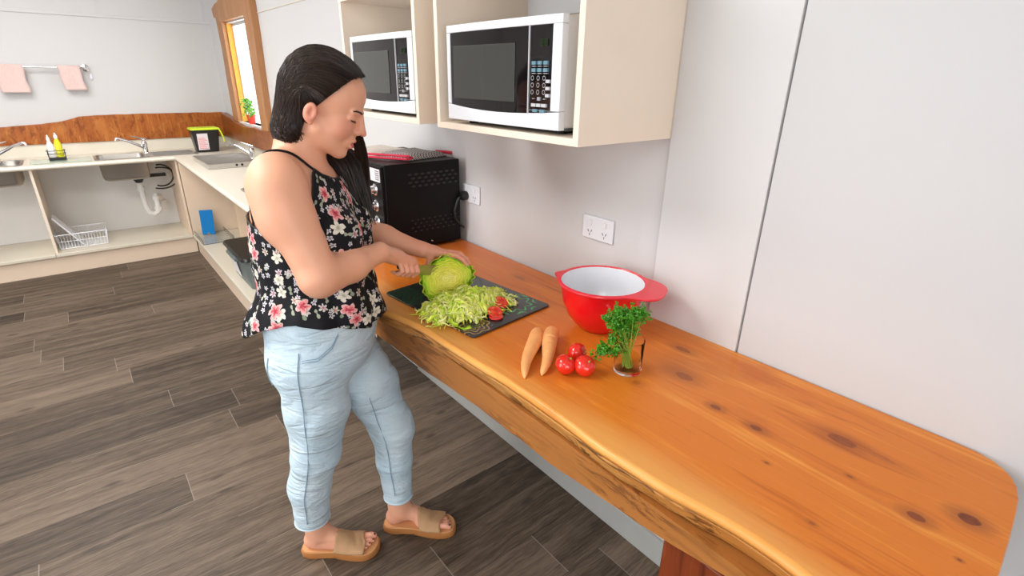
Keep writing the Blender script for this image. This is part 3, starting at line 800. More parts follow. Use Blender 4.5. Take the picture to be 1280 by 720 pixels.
# wire dish basket with a white board in it
t = thing('wire_basket', 'white wire dish basket standing on the bottom shelf of the back cabinet', 'basket', (-1.42, 5.86, .177))
b = B(); x0, x1, y0, y1 = -1.58, -1.25, 5.74, 6.0
R_ = lambda z, e: [(x0 - e, y0 - e, z), (x1 + e, y0 - e, z), (x1 + e, y1 + e, z), (x0 - e, y1 + e, z), (x0 - e, y0 - e, z)]
b.tube(R_(.305, .015), .0035, 6); b.tube(R_(.183, 0), .003, 6); b.tube(R_(.245, .008), .002, 6)
obj('rim_wire', b, 'whitegloss', t, smooth=True)
b = B()
for k in range(17):
    x = x0 + (x1 - x0) * k / 16
    b.tube([(x, y0 - .015, .305), (x, y0, .183), (x, y1, .183), (x, y1 + .015, .305)], .0018, 5)
for k in range(11):
    y = y0 + (y1 - y0) * k / 10
    b.tube([(x0 - .015, y, .305), (x0, y, .183), (x1, y, .183), (x1 + .015, y, .305)], .0018, 5)
obj('wire_mesh', b, 'whitegloss', t, smooth=True)
b = B(); b.box(-.006, .006, -.11, .11, 0, .30, Matrix.Translation((-1.42, 5.87, .192)) @ Matrix.Rotation(math.radians(-32), 4, 'Y'))
tag(obj('chopping_board', b, 'whitegloss', None, bevel=.003), 'thin white board leaning inside the white wire basket', 'board')
# glass drainboard with caddy
b = B(); b.box(-1.60, -1.20, 5.70, 5.96, .906, .913); tag(obj('glass_board', b, 'greenglass', None, bevel=.003), 'greenish glass board lying on the back worktop between the two sinks', 'board')
t = thing('bottle_caddy', 'small black wire caddy standing on the green glass board', 'caddy', (-1.42, 5.86, .914))
b = B(); x0, x1, y0, y1 = -1.475, -1.365, 5.82, 5.90
b.tube(R_(.965, .004), .003, 6); b.tube(R_(.918, 0), .003, 6)
for (x, y) in ((x0, y0), (x1, y0), (x1, y1), (x0, y1)): b.tube([(x, y, .916), (x, y, .99)], .0025, 6)
b.tube(R_(.99, .006), .0025, 6)
obj('wire_frame', b, 'black', t, smooth=True)
b = B(); b.box(x0, x1, y0, y1, .918, .935); obj('tray', b, 'black', t, bevel=.002)
def bottle(name, label, x, y, mbody, mcap, h=.10, r=.02):
    t = thing(name, label, 'bottle', (x, y, .936))
    b = B(); b.lathe([(0, 0), (r, .0), (r, h * .75), (r * .6, h * .92), (r * .45, h)], (x, y, .936), 16, capt=True); obj('body', b, mbody, t, smooth=True)
    b = B(); b.lathe([(r * .55, 0), (r * .55, .02), (r * .3, .03), (.004, .045), (0, .045)], (x, y, .936 + h), 12, capb=True); obj('cap', b, mcap, t, smooth=True)
bottle('soap_bottle', 'yellow-green dishwashing liquid bottle with white cap in the wire caddy', -1.395, 5.86, 'yellow', 'bottlewhite', .150, .024)
bottle('soap_bottle', 'white pump bottle with pale label in the left of the wire caddy', -1.447, 5.86, 'bottlewhite', 'bottlewhite', .135, .022)
# compost caddy
t = thing('compost_caddy', 'black compost caddy with lime green lid in the corner of the worktop', 'bin', (-.30, 5.86, .906))
b = B()
def frus(b, cx, cy, z0, z1, w0, d0, w1, d1, rad=.02, n=4):
    rings = []
    for (z, w_, d_) in ((z0, w0, d0), (z1, w1, d1)):
        pts = []
        for (sx, sy, a0) in ((1, 1, 0), (-1, 1, 90), (-1, -1, 180), (1, -1, 270)):
            for k in range(n + 1):
                a = math.radians(a0 + 90 * k / n)
                pts.append(b.bm.verts.new((cx + sx * (w_ / 2 - rad) + rad * math.cos(a), cy + sy * (d_ / 2 - rad) + rad * math.sin(a), z)))
        rings.append(pts)
    n_ = len(rings[0])
    for k in range(n_): b.bm.faces.new((rings[0][k], rings[0][(k + 1) % n_], rings[1][(k + 1) % n_], rings[1][k]))
    b.bm.faces.new(rings[0][::-1]); b.bm.faces.new(rings[1])
frus(b, -.30, 5.86, .907, 1.110, .185, .15, .235, .19)
obj('bucket', b, 'black', t, bevel=.003)
b = B(); frus(b, -.30, 5.86, 1.1105, 1.128, .248, .20, .240, .195, .025); obj('lid', b, 'lime', t, bevel=.004)
b = B(); b.tube([(-.185, 5.77, 1.125), (-.170, 5.755, 1.08), (-.160, 5.75, 1.03), (-.157, 5.75, 1.0)], .007, 8); obj('handle', b, 'lime', t, smooth=True)
b = B(); b.box(-.045, .045, -.001, .001, 0, .150, Matrix.Translation((-.335, 5.783, .930)) @ Matrix.Rotation(math.radians(5.6), 4, 'X') )
obj('paper_label', b, 'label', t)
b = B()
for k in range(9): b.box(-.036, .036 - .01 * (k % 3), -.0018, -.001, .012 + .012 * k, .015 + .012 * k, Matrix.Translation((-.335, 5.783, .930)) @ Matrix.Rotation(math.radians(5.6), 4, 'X'))
obj('printed_line', b, 'redrim', t)
# blue folder, clear tray, grey bin
b = B(); b.prism([(-.05, 0), (-.02, 0), (0, .022), (.02, 0), (.055, 0), (.055, .23), (-.055, .23)], -.006, .006, Matrix.Translation((-.49, 5.50, .185)) @ Matrix.Rotation(math.radians(5), 4, 'Y') @ Matrix.Rotation(math.radians(80), 4, 'X'))
tag(obj('folder', b, 'blue', None, bevel=.001), 'upright bright blue folder on the shelf at the cabinet corner', 'folder')
t = thing('clear_tray', 'shallow clear plastic tray under the blue folder', 'tray', (-.49, 5.4, .177))
b = B(); x0, x1, y0, y1 = -.595, -.34, 5.18, 5.58
b.box(x0, x1, y0, y1, .177, .180)
obj('tray_base', b, 'trayplastic', t)
b = B()
b.box(x0, x1, y0, y0 + .003, .180, .222); b.box(x0, x1, y1 - .003, y1, .180, .222); b.box(x0, x0 + .003, y0 + .003, y1 - .003, .180, .222); b.box(x1 - .003, x1, y0 + .003, y1 - .003, .180, .222)
obj('tray_wall', b, 'trayplastic', t)
t = thing('storage_bin', 'grey storage bin with black lid on the window-side cabinet shelf', 'bin', (-.36, 4.1, .177))
b = B(); frus(b, -.37, 4.05, .177, .40, .33, .50, .40, .58, .04); obj('tub', b, 'grey', t, bevel=.004)
b = B(); frus(b, -.37, 4.05, .401, .425, .43, .61, .41, .59, .04); obj('lid', b, 'black', t, bevel=.005)
b = B(); b.box(-.001, .001, -.09, .09, 0, .12, Matrix.Translation((-.5505, 4.10, .22)) @ Matrix.Rotation(math.radians(-9), 4, 'Y')); obj('paper_label', b, 'bottlewhite', t)
b = B(); b.box(-.594, -.57, 3.92, 4.18, .37, .392); obj('rim_grip', b, 'grey', t, bevel=.003)
# towel rail and towels
t = thing('towel_rail', 'chrome towel rail fixed high on the back wall', 'rail', (-1.4, YB, 1.62))
b = B(); b.tube([(-1.95, YB - .06, 1.635), (-1.06, YB - .06, 1.635)], .007, 10); obj('bar', b, 'chrome', t, smooth=True)
for x in (-1.93, -1.06):
    b = B(); b.lathe([(.0, 0), (.03, 0), (.03, .01), (.014, .014), (.011, .06), (.014, .07), (0, .07)], (0, 0, 0), 20, Matrix.Translation((x, YB, 1.635)) @ Matrix.Rotation(PI / 2, 4, 'X'))
    obj('wall_bracket', b, 'chrome', t, smooth=True)
def towel(label, x0, x1, z1, sh):
    b = B()
    def fn(u, v):
        L1 = 1.643 - z1; s = u * (2 * L1 + .02)
        x = x0 + (x1 - x0) * v
        yb = YB - .06; rr = .011
        if s < L1: y, z = yb - rr - .004 * math.sin(v * 9 + sh), z1 + s
        elif s < L1 + .02: a = (s - L1) / .02 * PI; y, z = yb - rr * math.cos(a), 1.643 + rr * .6 * math.sin(a)
        else: y, z = yb + rr + .003 * math.sin(v * 7), 1.643 - (s - L1 - .02) * .93
        x += sh * (1.643 - z) * .3 + .004 * math.sin(z * 40)
        return (x, y, z)
    b.grid(fn, 44, 10)
    return tag(obj('hand_towel', b, 'pink', None, smooth=True, solid=.006), label, 'towel')
towel('pale pink hand towel at the left end of the chrome rail', -1.66, -1.475, 1.435, .1)
towel('pale pink hand towel nearest the right bracket of the chrome rail', -1.255, -1.105, 1.455, .3)
b = B(); b.ell((-1.035, YB - .008, 1.56), (.012, .008, .028), 12, 8); tag(obj('wall_hook', b, 'whitegloss', None, smooth=True), 'small white hook on the back wall below the rail bracket', 'hook')
# plant on the sill
t = thing('potted_plant', 'small leafy plant in a red pot on the window sill', 'plant', (.02, 5.08, 1.191))
b = B(); b.lathe([(0, 0), (.026, 0), (.036, .065), (.040, .067), (.040, .078), (.034, .078), (.032, .06), (0, .06)], (-.002, 5.25, 1.191), 20); obj('pot', b, 'terracotta', t, smooth=True)
b = B()
for k in range(110):
    a = rnd.uniform(0, 2 * PI); rr = rnd.uniform(.0, .12); zz = 1.28 + rnd.uniform(0, .13) - rr * .3
    c = Vector((-.002 + rr * .40 * math.cos(a), 5.30 + rr * 1.6 * math.sin(a), zz)); s_ = rnd.uniform(.015, .028)
    mt = Matrix.Translation(c) @ Euler((rnd.uniform(-1, 1), rnd.uniform(-1, 1), rnd.uniform(0, 6)), 'XYZ').to_matrix().to_4x4()
    vs = [b.bm.verts.new(mt @ Vector(q)) for q in ((-s_, 0, 0), (-.3 * s_, -.5 * s_, .15 * s_), (s_, 0, -.2 * s_), (-.3 * s_, .5 * s_, .15 * s_))]
    b.bm.faces.new(vs)
obj('foliage', b, 'green', t)
b = B()
for k in range(12):
    a = k * .9; b.tube([(-.002, 5.25, 1.25), (-.002 + .02 * math.cos(a), 5.29 + .06 * math.sin(a), 1.32)], .0015, 5)
obj('stem', b, 'stem', t)

# ================================================================== WALL CABINETS + MICROWAVES
def wallcab(y0, y1, label):
    t = thing('wall_cabinet', label, 'cabinet', (-.19, (y0 + y1) / 2, 1.46), 0, 'open wall cabinets')
    xf, z0, z1, k = -.379, 1.460, 1.885, .018
    b = B(); b.box(xf, -.016, y0, y0 + k, z0, z1); obj('side_panel', b, 'cab', t, bevel=.001)
    b = B(); b.box(xf, -.016, y1 - k, y1, z0, z1); obj('side_panel', b, 'cab', t, bevel=.001)
    b = B(); b.box(xf, -.016, y0 + k, y1 - k, z0, z0 + k); obj('bottom_shelf', b, 'cab', t, bevel=.001)
    b = B(); b.box(xf, -.016, y0 + k, y1 - k, z1 - k, z1); obj('top_panel', b, 'cab', t, bevel=.001)
    b = B(); b.box(-.015, -.003, y0, y1, z0, z1); obj('back_panel', b, 'cab', t)
    b = B(); b.box(-.028, -.016, y0 + k, y1 - k, z1 - k - .075, z1 - k); obj('hanging_rail', b, 'white', t, bevel=.001)
    return t
wallcab(.862, 1.477, 'cream open wall cabinet nearest the camera holding a microwave')
wallcab(1.590, 2.165, "cream open wall cabinet above the woman's head, farther from the camera")
def microwave():
    t = thing('microwave_oven', 'white microwave in the nearer wall cabinet with black door and keypad', 'microwave', (0, 0, 0), 0, 'white microwaves in the wall cabinets')
    W, H, Dp = .482, .262, .345; h = W / 2
    kw = dict(world=False)
    b = B(); b.box(.022, Dp, -h + .004, h - .004, .012, H - .004); obj('casing', b, 'white', t, bevel=.008, **kw)
    # front frame: slightly bowed, tapering black glass inside
    b = B(); n = 14
    def bow(y): return -.006 * (1 - (y / h) ** 2)
    def fr(y0, y1, z0, z1, x1=.022):
        m_ = 8
        A = []
        for i in range(m_ + 1):
            y = y0 + (y1 - y0) * i / m_
            A.append([b.bm.verts.new((bow(y), y, z0(y) if callable(z0) else z0)), b.bm.verts.new((bow(y), y, z1(y) if callable(z1) else z1)), b.bm.verts.new((x1, y, z1(y) if callable(z1) else z1)), b.bm.verts.new((x1, y, z0(y) if callable(z0) else z0))])
        for p, q in zip(A, A[1:]):
            for k in range(4): b.bm.faces.new((p[k], p[(k + 1) % 4], q[(k + 1) % 4], q[k]))
        b.bm.faces.new(A[0]); b.bm.faces.new(A[-1][::-1])
    zb = lambda y: .052 - .012 * (1 - (y / h) ** 2)
    fr(-h, h, .008, zb); fr(-h, h, H - .020, H); fr(-h, -h + .030, .052, H - .020); fr(h - .018, h, .052, H - .020)
    obj('front_frame', b, 'whitegloss', t, bevel=.003, **kw)
    ys = -h + .108
    b = B(); fr(ys + .002, h - .018, zb, H - .020, .02)
    for v in b.bm.verts: v.co.x += .003
    o = obj('door', b, 'mwglass', t, **kw)
    b = B(); b.box(-.0045, -.0030, ys + .055, h - .040, .068, H - .055); obj('door_window', b, 'mwmesh', o, bevel=.001, **kw)
    b = B(); b.box(-.0055, -.0015, ys - .0015, ys + .0015, .042, H - .02); obj('door_gap', b, 'keywhite', t, **kw)
    b = B(); fr(-h + .030, ys - .002, zb, H - .020, .02)
    for v in b.bm.verts: v.co.x += .0032
    cp = obj('control_panel', b, 'mwglass', t, **kw)
    def key(y, z, w, hh, m, nm='key'):
        b = B(); b.box(-.0048, .001, y - w / 2, y + w / 2, z - hh / 2, z + hh / 2); obj(nm, b, m, cp, **kw)
    yc = (-h + .030 + ys) / 2; sp = .021
    for r, z in enumerate((.160, .144)):
        for c in (-1, 0, 1): key(yc + c * sp, z, .014, .008, 'keyblue')
        b = B()
        for c in (-1, 0, 1): b.box(-.0046, .001, yc + c * sp - .006, yc + c * sp + .006, z - .0085, z - .0065)
        obj('key_print', b, 'keytext', cp, **kw)
    for r, z in enumerate((.126, .110, .094)):
        for c in (1, 0, -1):
            b = B(); cy = yc + c * sp + .003
            for k in range(10):
                a0, a1 = k * 2 * PI / 10, (k + 1) * 2 * PI / 10
                f = lambda a, q: b.bm.verts.new((-.0047, cy + .0055 * q * math.cos(a), z + .0058 * q * math.sin(a)))
                b.bm.faces.new((f(a0, 1), f(a1, 1), f(a1, .72), f(a0, .72)))
            obj('key_ring', b, 'keytext', cp, **kw)
    for z in (.119, .103, .087): key(yc - sp * 1.42, z, .012, .0075, 'keywhite')
    key(yc, .079, .010, .008, 'keytext'); key(yc + .02, .079, .007, .002, 'keytext'); key(yc - .02, .079, .007, .002, 'keytext')
    for c in (-1, 0, 1): key(yc + c * .0185, .064, .016, .0075, 'keywhite')
    for c in (-.55, .55): key(yc + c * .024, .051, .017, .007, 'keyblue')
    # display digits "8:8" style ghost segments
    for dy in (-.004, .008):
        b = B()
        for (y_, z_, w_, h_) in ((0, 0, .006, .001), (0, .007, .006, .001), (0, -.007, .006, .001), (.003, .0035, .001, .006), (-.003, .0035, .001, .006), (.003, -.0035, .001, .006), (-.003, -.0035, .001, .006)):
            b.box(-.0047, .001, yc + dy - .014 + y_ - w_ / 2, yc + dy - .014 + y_ + w_ / 2, .204 + z_ - h_ / 2, .204 + z_ + h_ / 2)
        obj('display_digit', b, 'display', cp, **kw)
    b = B(); b.lathe([(0, 0), (.009, 0), (.009, .003), (0, .004)], (0, 0, 0), 16, Matrix.Translation((-.001, ys - .006, .026)) @ Matrix.Rotation(-PI / 2, 4, 'Y')); obj('door_button', b, 'whitegloss', t, smooth=True, **kw)
    b = B(); b.box(-.0035, .005, -h, ys, .0515, .0525); obj('seam', b, 'keytext', t, **kw)
    b = B(); b.box(.10, Dp - .03, -h + .0025, -h + .005, .05, H - .06); obj('side_recess', b, 'panel', t, bevel=.002, **kw)
    for (x, y) in ((.06, -h + .05), (.06, h - .05), (Dp - .06, -h + .05), (Dp - .06, h - .05)):
        b = B(); b.lathe([(0, -.004), (.014, -.004), (.016, .012), (0, .012)], (x, y, 0), 14); obj('foot', b, 'black', t, **kw)
    b = B(); b.box(.05, Dp - .02, -h + .02, h - .02, .004, .012); obj('base_pan', b, 'grey', t, **kw)
    return t
mw = microwave(); mw.location = (-.376, 1.174, 1.4825)
mw2 = copy_tree(mw); mw2.location = (-.372, 1.868, 1.4825)
mw2['label'] = "white microwave in the farther wall cabinet, partly hidden by the woman's head"

# ================================================================== BENCH
ZB = .9235
bt = thing('timber_bench', 'long orange pine live-edge timber bench along the right wall', 'bench', (-.3, 1.1, 0))
fe = [(2.42, -.62), (1.9, -.635), (1.6, -.655), (1.36, -.655), (1.275, -.612), (1.18, -.612), (1.079, -.616), (.945, -.604), (.822, -.599), (.713, -.594), (.598, -.609), (.514, -.605), (.437, -.604), (.371, -.596), (.288, -.581), (.221, -.574), (.156, -.578), (.05, -.60), (-.02, -.61)]
ys_ = [p[0] for p in fe][::-1]; xs_ = [p[1] for p in fe][::-1]
out = []
for i in range(121):
    y = 2.42 - (2.42 + .02) * i / 120
    out.append((float(np.mean([np.interp(y + q, ys_, xs_) for q in (-.09, -.06, -.03, 0, .03, .06, .09)])) + .0025 * noise.noise(Vector((y * 7, 2, 0))), y, 1))
out += [(-.60, -.045, .6), (-.50, -.048, .3), (-.353, -.039, .3), (-.24, -.035, .3), (-.164, -.031, .3), (-.12, -.028, .3), (-.083, -.020, .3), (-.06, -.010, .3), (-.043, .003, .3), (-.026, .022, .3), (-.016, .05, .3), (-.016, .10, .0), (-.016, 2.42, 0)]
def ring_pts(off, z, wob=0.):
    n = len(out); R = []
    for i, (x, y, w_) in enumerate(out):
        x0, y0, _ = out[i - 1]; x1, y1, _ = out[(i + 1) % n]
        t = Vector((x1 - x0, y1 - y0, 0)); 
        nn = Vector((-t.y, t.x, 0)).normalized() if t.length > 1e-6 else Vector((0, 0, 0))
        o_ = off * w_
        if wob and w_ == 1: o_ += wob * (noise.noise(Vector((y * 9, z * 40, 3))) + .5 * noise.noise(Vector((y * 30, z * 60, 7))))
        R.append((x + nn.x * o_, y + nn.y * o_, z))
    return R
def stack(name, prof, m, parent, smooth=True):
    b = B(); rs = [[b.bm.verts.new(p) for p in ring_pts(*q)] for q in prof]
    n = len(rs[0])
    for a, c in zip(rs, rs[1:]):
        for k in range(n): b.bm.faces.new((a[k], a[(k + 1) % n], c[(k + 1) % n], c[k]))
    b.bm.faces.new(rs[0]); b.bm.faces.new(rs[-1][::-1])
    o = obj(name, b, m, parent)
    for p in o.data.polygons: p.use_smooth = abs(p.normal.z) < .95
    return o
# find inward sign
tst = ring_pts(.02, 0)[60]; sgn = 1 if tst[0] > out[60][0] else -1
s_ = sgn
stack('benchtop', [(s_ * .010, ZB), (s_ * .004, ZB - .003), (s_ * .0, ZB - .010, .0015), (s_ * .003, ZB - .022, .003)], 'bench', bt)
stack('live_edge', [(s_ * .003, ZB - .0225, .002), (s_ * .006, ZB - .032, .005), (s_ * .012, ZB - .044, .008), (s_ * .014, ZB - .056, .006), (s_ * .030, ZB - .066, .004)], 'benchedge', bt)
b = B()
prof = [(-.560, .857), (-.592, .857), (-.594, .835), (-.594, .800), (-.592, .772), (-.586, .766), (-.50, .766), (-.50, .857)]
rings = []
for i in range(90):
    y = 2.40 - 2.37 * i / 89
    zb_ = float(np.interp(y, [.03, .26, .37, .68, .95, 1.35, 2.4], [.850, .818, .797, .762, .764, .738, .735]))
    rings.append([b.bm.verts.new((x + (.004 * noise.noise(Vector((y * 5, k * .6, 1))) + .002 * noise.noise(Vector((y * 22, k, 5))) if k < 6 else x * 0) + .004 * math.sin(y * 2.3) , y, z + (.004 * noise.noise(Vector((y * 4, k * .5, 9))) if k in (3, 4, 5) else 0) + ((zb_ - .766) * {2: .3, 3: .7, 4: 1, 5: 1, 6: 1}.get(k, 0)))) for k, (x, z) in enumerate(prof)])
for a, c in zip(rings, rings[1:]):
    for k in range(8): b.bm.faces.new((a[k], a[(k + 1) % 8], c[(k + 1) % 8], c[k]))
b.bm.faces.new(rings[0]); b.bm.faces.new(rings[-1])
obj('front_beam', b, 'beam', bt, smooth=True)
for (y0, y1) in ((.26, .385), (2.25, 2.35)):
    b = B(); b.box(-.575, -.49, y0, y1, 0, .735 if y0 > 1 else .80); obj('leg', b, 'leg', bt, bevel=.006)
b = B(); b.box(-.06, -.016, .06, 2.40, .79, .856); obj('wall_batten', b, 'leg', bt)
for y in (.30, 1.50, 2.28):
    b = B(); b.box(-.49, -.061, y, y + .06, .70 if y == 1.5 else .79, .856); obj('cross_rail', b, 'leg', bt)

# ================================================================== BENCHTOP OVEN
t = thing('benchtop_oven', 'black benchtop oven with chrome knobs at the far end of the timber bench', 'oven', (-.22, 2.12, ZB))
ox0, ox1, oy0, oy1, oz0, oz1 = -.385, -.035, 1.872, 2.36, ZB + .012, 1.288
b = B(); b.box(ox0, ox1, oy0, oy1, oz0, oz1); cs = obj('casing', b, 'blackmetal', t, bevel=.006)
for r in range(4):
    for k in range(8):
        x = -.275 + .029 * k + (.0145 if r % 2 else 0); z = 1.243 - .016 * r
        b = B(); b.ell((x, oy0 - .0004, z), (.0095, .0012, .0045), 10, 6); obj('vent_slot', b, 'black', t, smooth=True)
for r in range(4):
    for k in range(9):
        x = -.275 + .027 * k + (.0135 if r % 2 else 0); z = 1.055 - .016 * r
        b = B(); b.ell((x, oy0 - .0004, z), (.0055, .0012, .0030), 8, 6); obj('vent_slot', b, 'black', t, smooth=True)
b = B(); b.lathe([(0, 0), (.004, 0), (.003, .002), (0, .0025)], (0, 0, 0), 12, Matrix.Translation((-.185, oy0, .953)) @ Matrix.Rotation(PI / 2, 4, 'X')); obj('screw', b, 'chrome', t, smooth=True)
b = B(); b.box(ox0 - .012, ox0 - .001, oy0 + .004, oy1 - .004, oz0 + .01, oz1 - .006); obj('front_panel', b, 'blackmetal', t, bevel=.002)
b = B(); b.box(ox0 - .016, ox0 - .0125, oy0 + .11, oy1 - .02, oz0 + .04, oz1 - .07); obj('door_glass', b, 'mwglass', t, bevel=.001)
b = B(); b.tube([(ox0 - .045, oy0 + .13, 1.235), (ox0 - .045, oy1 - .04, 1.235)], .007, 8); b.tube([(ox0 - .013, oy0 + .15, 1.235), (ox0 - .045, oy0 + .15, 1.235)], .005, 8); b.tube([(ox0 - .013, oy1 - .06, 1.235), (ox0 - .045, oy1 - .06, 1.235)], .005, 8)
obj('door_handle', b, 'chrome', t, smooth=True)
for z in (1.19, 1.125, 1.06, .995):
    b = B(); b.lathe([(.024, 0), (.024, .006), (.017, .010), (.016, .026), (.0, .028)], (0, 0, 0), 18, Matrix.Translation((ox0 - .0125, oy0 + .055, z)) @ Matrix.Rotation(-PI / 2, 4, 'Y'))
    kb = obj('knob', b, 'chrome', t, smooth=True)
    b = B(); b.box(ox0 - .050, ox0 - .038, oy0 + .050, oy0 + .060, z - .017, z + .017); obj('knob_grip', b, 'keywhite', kb, bevel=.002)
b = B(); b.box(ox0 - .0145, ox0 - .0125, oy0 + .012, oy0 + .095, 1.222, 1.272); sk = obj('sticker', b, 'label', t)
b = B()
for k in range(5): b.box(ox0 - .0155, ox0 - .0147, oy0 + .018, oy0 + .05, 1.230 + .008 * k, 1.234 + .008 * k)
obj('printed_line', b, 'grey', sk)
for (x, y) in ((ox0 + .03, oy0 + .03), (ox1 - .03, oy0 + .03), (ox0 + .03, oy1 - .03), (ox1 - .03, oy1 - .03)):
    b = B(); b.lathe([(0, 0), (.013, 0), (.014, .0135), (0, .0135)], (x, y, ZB), 12); obj('foot', b, 'rubber', t)
# folded oven cloth on top
t = thing('oven_cloth', 'folded grey check cloth with crimson trim lying on the black oven', 'cloth', (-.2, 2.1, 1.289))
Rz = Matrix.Translation((-.165, 2.07, 1.289)) @ Matrix.Rotation(math.radians(12), 4, 'Z')
def pad(x0, x1, y0, y1, z0, z1, sag=.004, n=14):
    bb = B()
    for zz in (0, 1): pass
    def top(u, v):
        x = x0 + (x1 - x0) * u; y = y0 + (y1 - y0) * v
        e = min(1, 6 * min(u, 1 - u, v, 1 - v)) ** .5
        return Rz @ Vector((x, y, z0 + (z1 - z0) * (.25 + .75 * e) + sag * math.sin(u * 5 + 1) * math.sin(v * 4)))
    V = [[bb.bm.verts.new(top(i / n, j / n)) for j in range(n + 1)] for i in range(n + 1)]
    for i in range(n):
        for j in range(n): bb.bm.faces.new((V[i][j], V[i + 1][j], V[i + 1][j + 1], V[i][j + 1]))
    bd = [V[i][0] for i in range(n + 1)] + [V[n][j] for j in range(1, n + 1)] + [V[i][n] for i in range(n - 1, -1, -1)] + [V[0][j] for j in range(n - 1, 0, -1)]
    lw = [bb.bm.verts.new((v.co.x, v.co.y, 1.289 + z0)) for v in bd]
    m_ = len(bd)
    for k in range(m_): bb.bm.faces.new((bd[k], lw[k], lw[(k + 1) % m_], bd[(k + 1) % m_]))
    bb.bm.faces.new(lw)
    return bb
obj('check_fold', pad(-.12, .10, -.13, .07, .001, .024), 'check', t, smooth=True)
obj('pale_fold', pad(-.17, .08, .05, .28, .001, .022), 'clothwhite', t, smooth=True)
b = B(); P_ = [(-.12, -.132, .020), (-.17, .0, .020), (-.20, .10, .018), (-.205, .28, .014)]
b.tube([Rz @ Vector(p) for p in P_], .0045, 8); b.tube([Rz @ Vector((p[0] - .004, p[1], .008)) for p in P_], .0045, 8)
b.tube([Rz @ Vector(p) for p in ((-.12, -.134, .020), (-.10, -.137, .012), (-.12, -.132, .007))], .0055, 8)
b.tube([Rz @ Vector(p) for p in ((.10, -.06, .012), (.13, -.09, .010), (.145, -.12, .008))], .007, 8)
obj('crimson_trim', b, 'crimson', t, smooth=True)
# power outlets and plug
def outlet(label, y0, y1, z0, z1, n=2):
    t = thing('power_outlet', label, 'outlet', (0, (y0 + y1) / 2, z0), 0, 'white double power outlets')
    b = B(); b.box(-.010, -.001, y0, y1, z0, z1); obj('face_plate', b, 'whitegloss', t, bevel=.003)
    zc = (z0 + z1) / 2; wy = y1 - y0
    for k in range(n):
        yc = y1 - wy * (.26 + .48 * k)
        b = B(); b.box(-.014, -.0101, yc - .008, yc + .008, zc + .008, zc + .026); obj('switch', b, 'white', t, bevel=.001)
        b = B()
        for (dy, a) in ((-.007, .5), (.007, -.5)):
            b.box(-.0004, .0004, -.001, .001, -.0045, .0045, Matrix.Translation((-.0104, yc + dy, zc - .012)) @ Matrix.Rotation(a, 4, 'X'))
        b.box(-.0108, -.0100, yc - .001, yc + .001, zc - .028, zc - .020)
        obj('socket_slot', b, 'black', t)
outlet('white double power outlet on the wall above the timber bench, nothing plugged in', 1.036, 1.168, 1.110, 1.188)
outlet('white power outlet beside the black oven with the oven plug in it', 1.768, 1.893, 1.102, 1.180)
t = thing('power_plug', 'black plug and cord running from the outlet down behind the oven', 'plug', (-.03, 1.86, 1.13))
b = B(); b.lathe([(.0, 0), (.020, 0), (.021, .018), (.016, .028), (.0, .030)], (0, 0, 0), 18, Matrix.Translation((-.0112, 1.862, 1.130)) @ Matrix.Rotation(-PI / 2, 4, 'Y')); obj('plug_body', b, 'black', t, smooth=True)
b = B(); b.tube([(-.036, 1.862, 1.128), (-.050, 1.858, 1.126), (-.062, 1.858, 1.11), (-.075, 1.860, 1.07), (-.068, 1.862, 1.03), (-.045, 1.864, 1.005), (-.024, 1.866, .990), (-.017, 1.875, .985), (-.020, 1.91, .99)], .0042, 8)
obj('cord', b, 'black', t, smooth=True)

# ================================================================== FOOD AND WARE ON THE BENCH
# glass chopping board
cb = thing('glass_chopping_board', 'dark patterned glass chopping board under the lettuce', 'chopping board', (-.399, 1.307, ZB), math.radians(6))
b = B(); b.prism([(x, y) for (x, y) in ((-.157, -.225), (.157, -.225), (.165, -.218), (.165, .218), (.157, .225), (-.157, .225), (-.165, .218), (-.165, -.218))], .002, .007); obj('glass_pane', b, 'board', cb, bevel=.001, world=False)
for (x, y) in ((-.14, -.2), (.14, -.2), (.14, .2), (-.14, .2)):
    b = B(); b.lathe([(0, 0), (.008, 0), (.008, .0018), (0, .0018)], (x, y, 0), 10); obj('rubber_foot', b, 'rubber', cb, world=False)
ZT = ZB + .0072
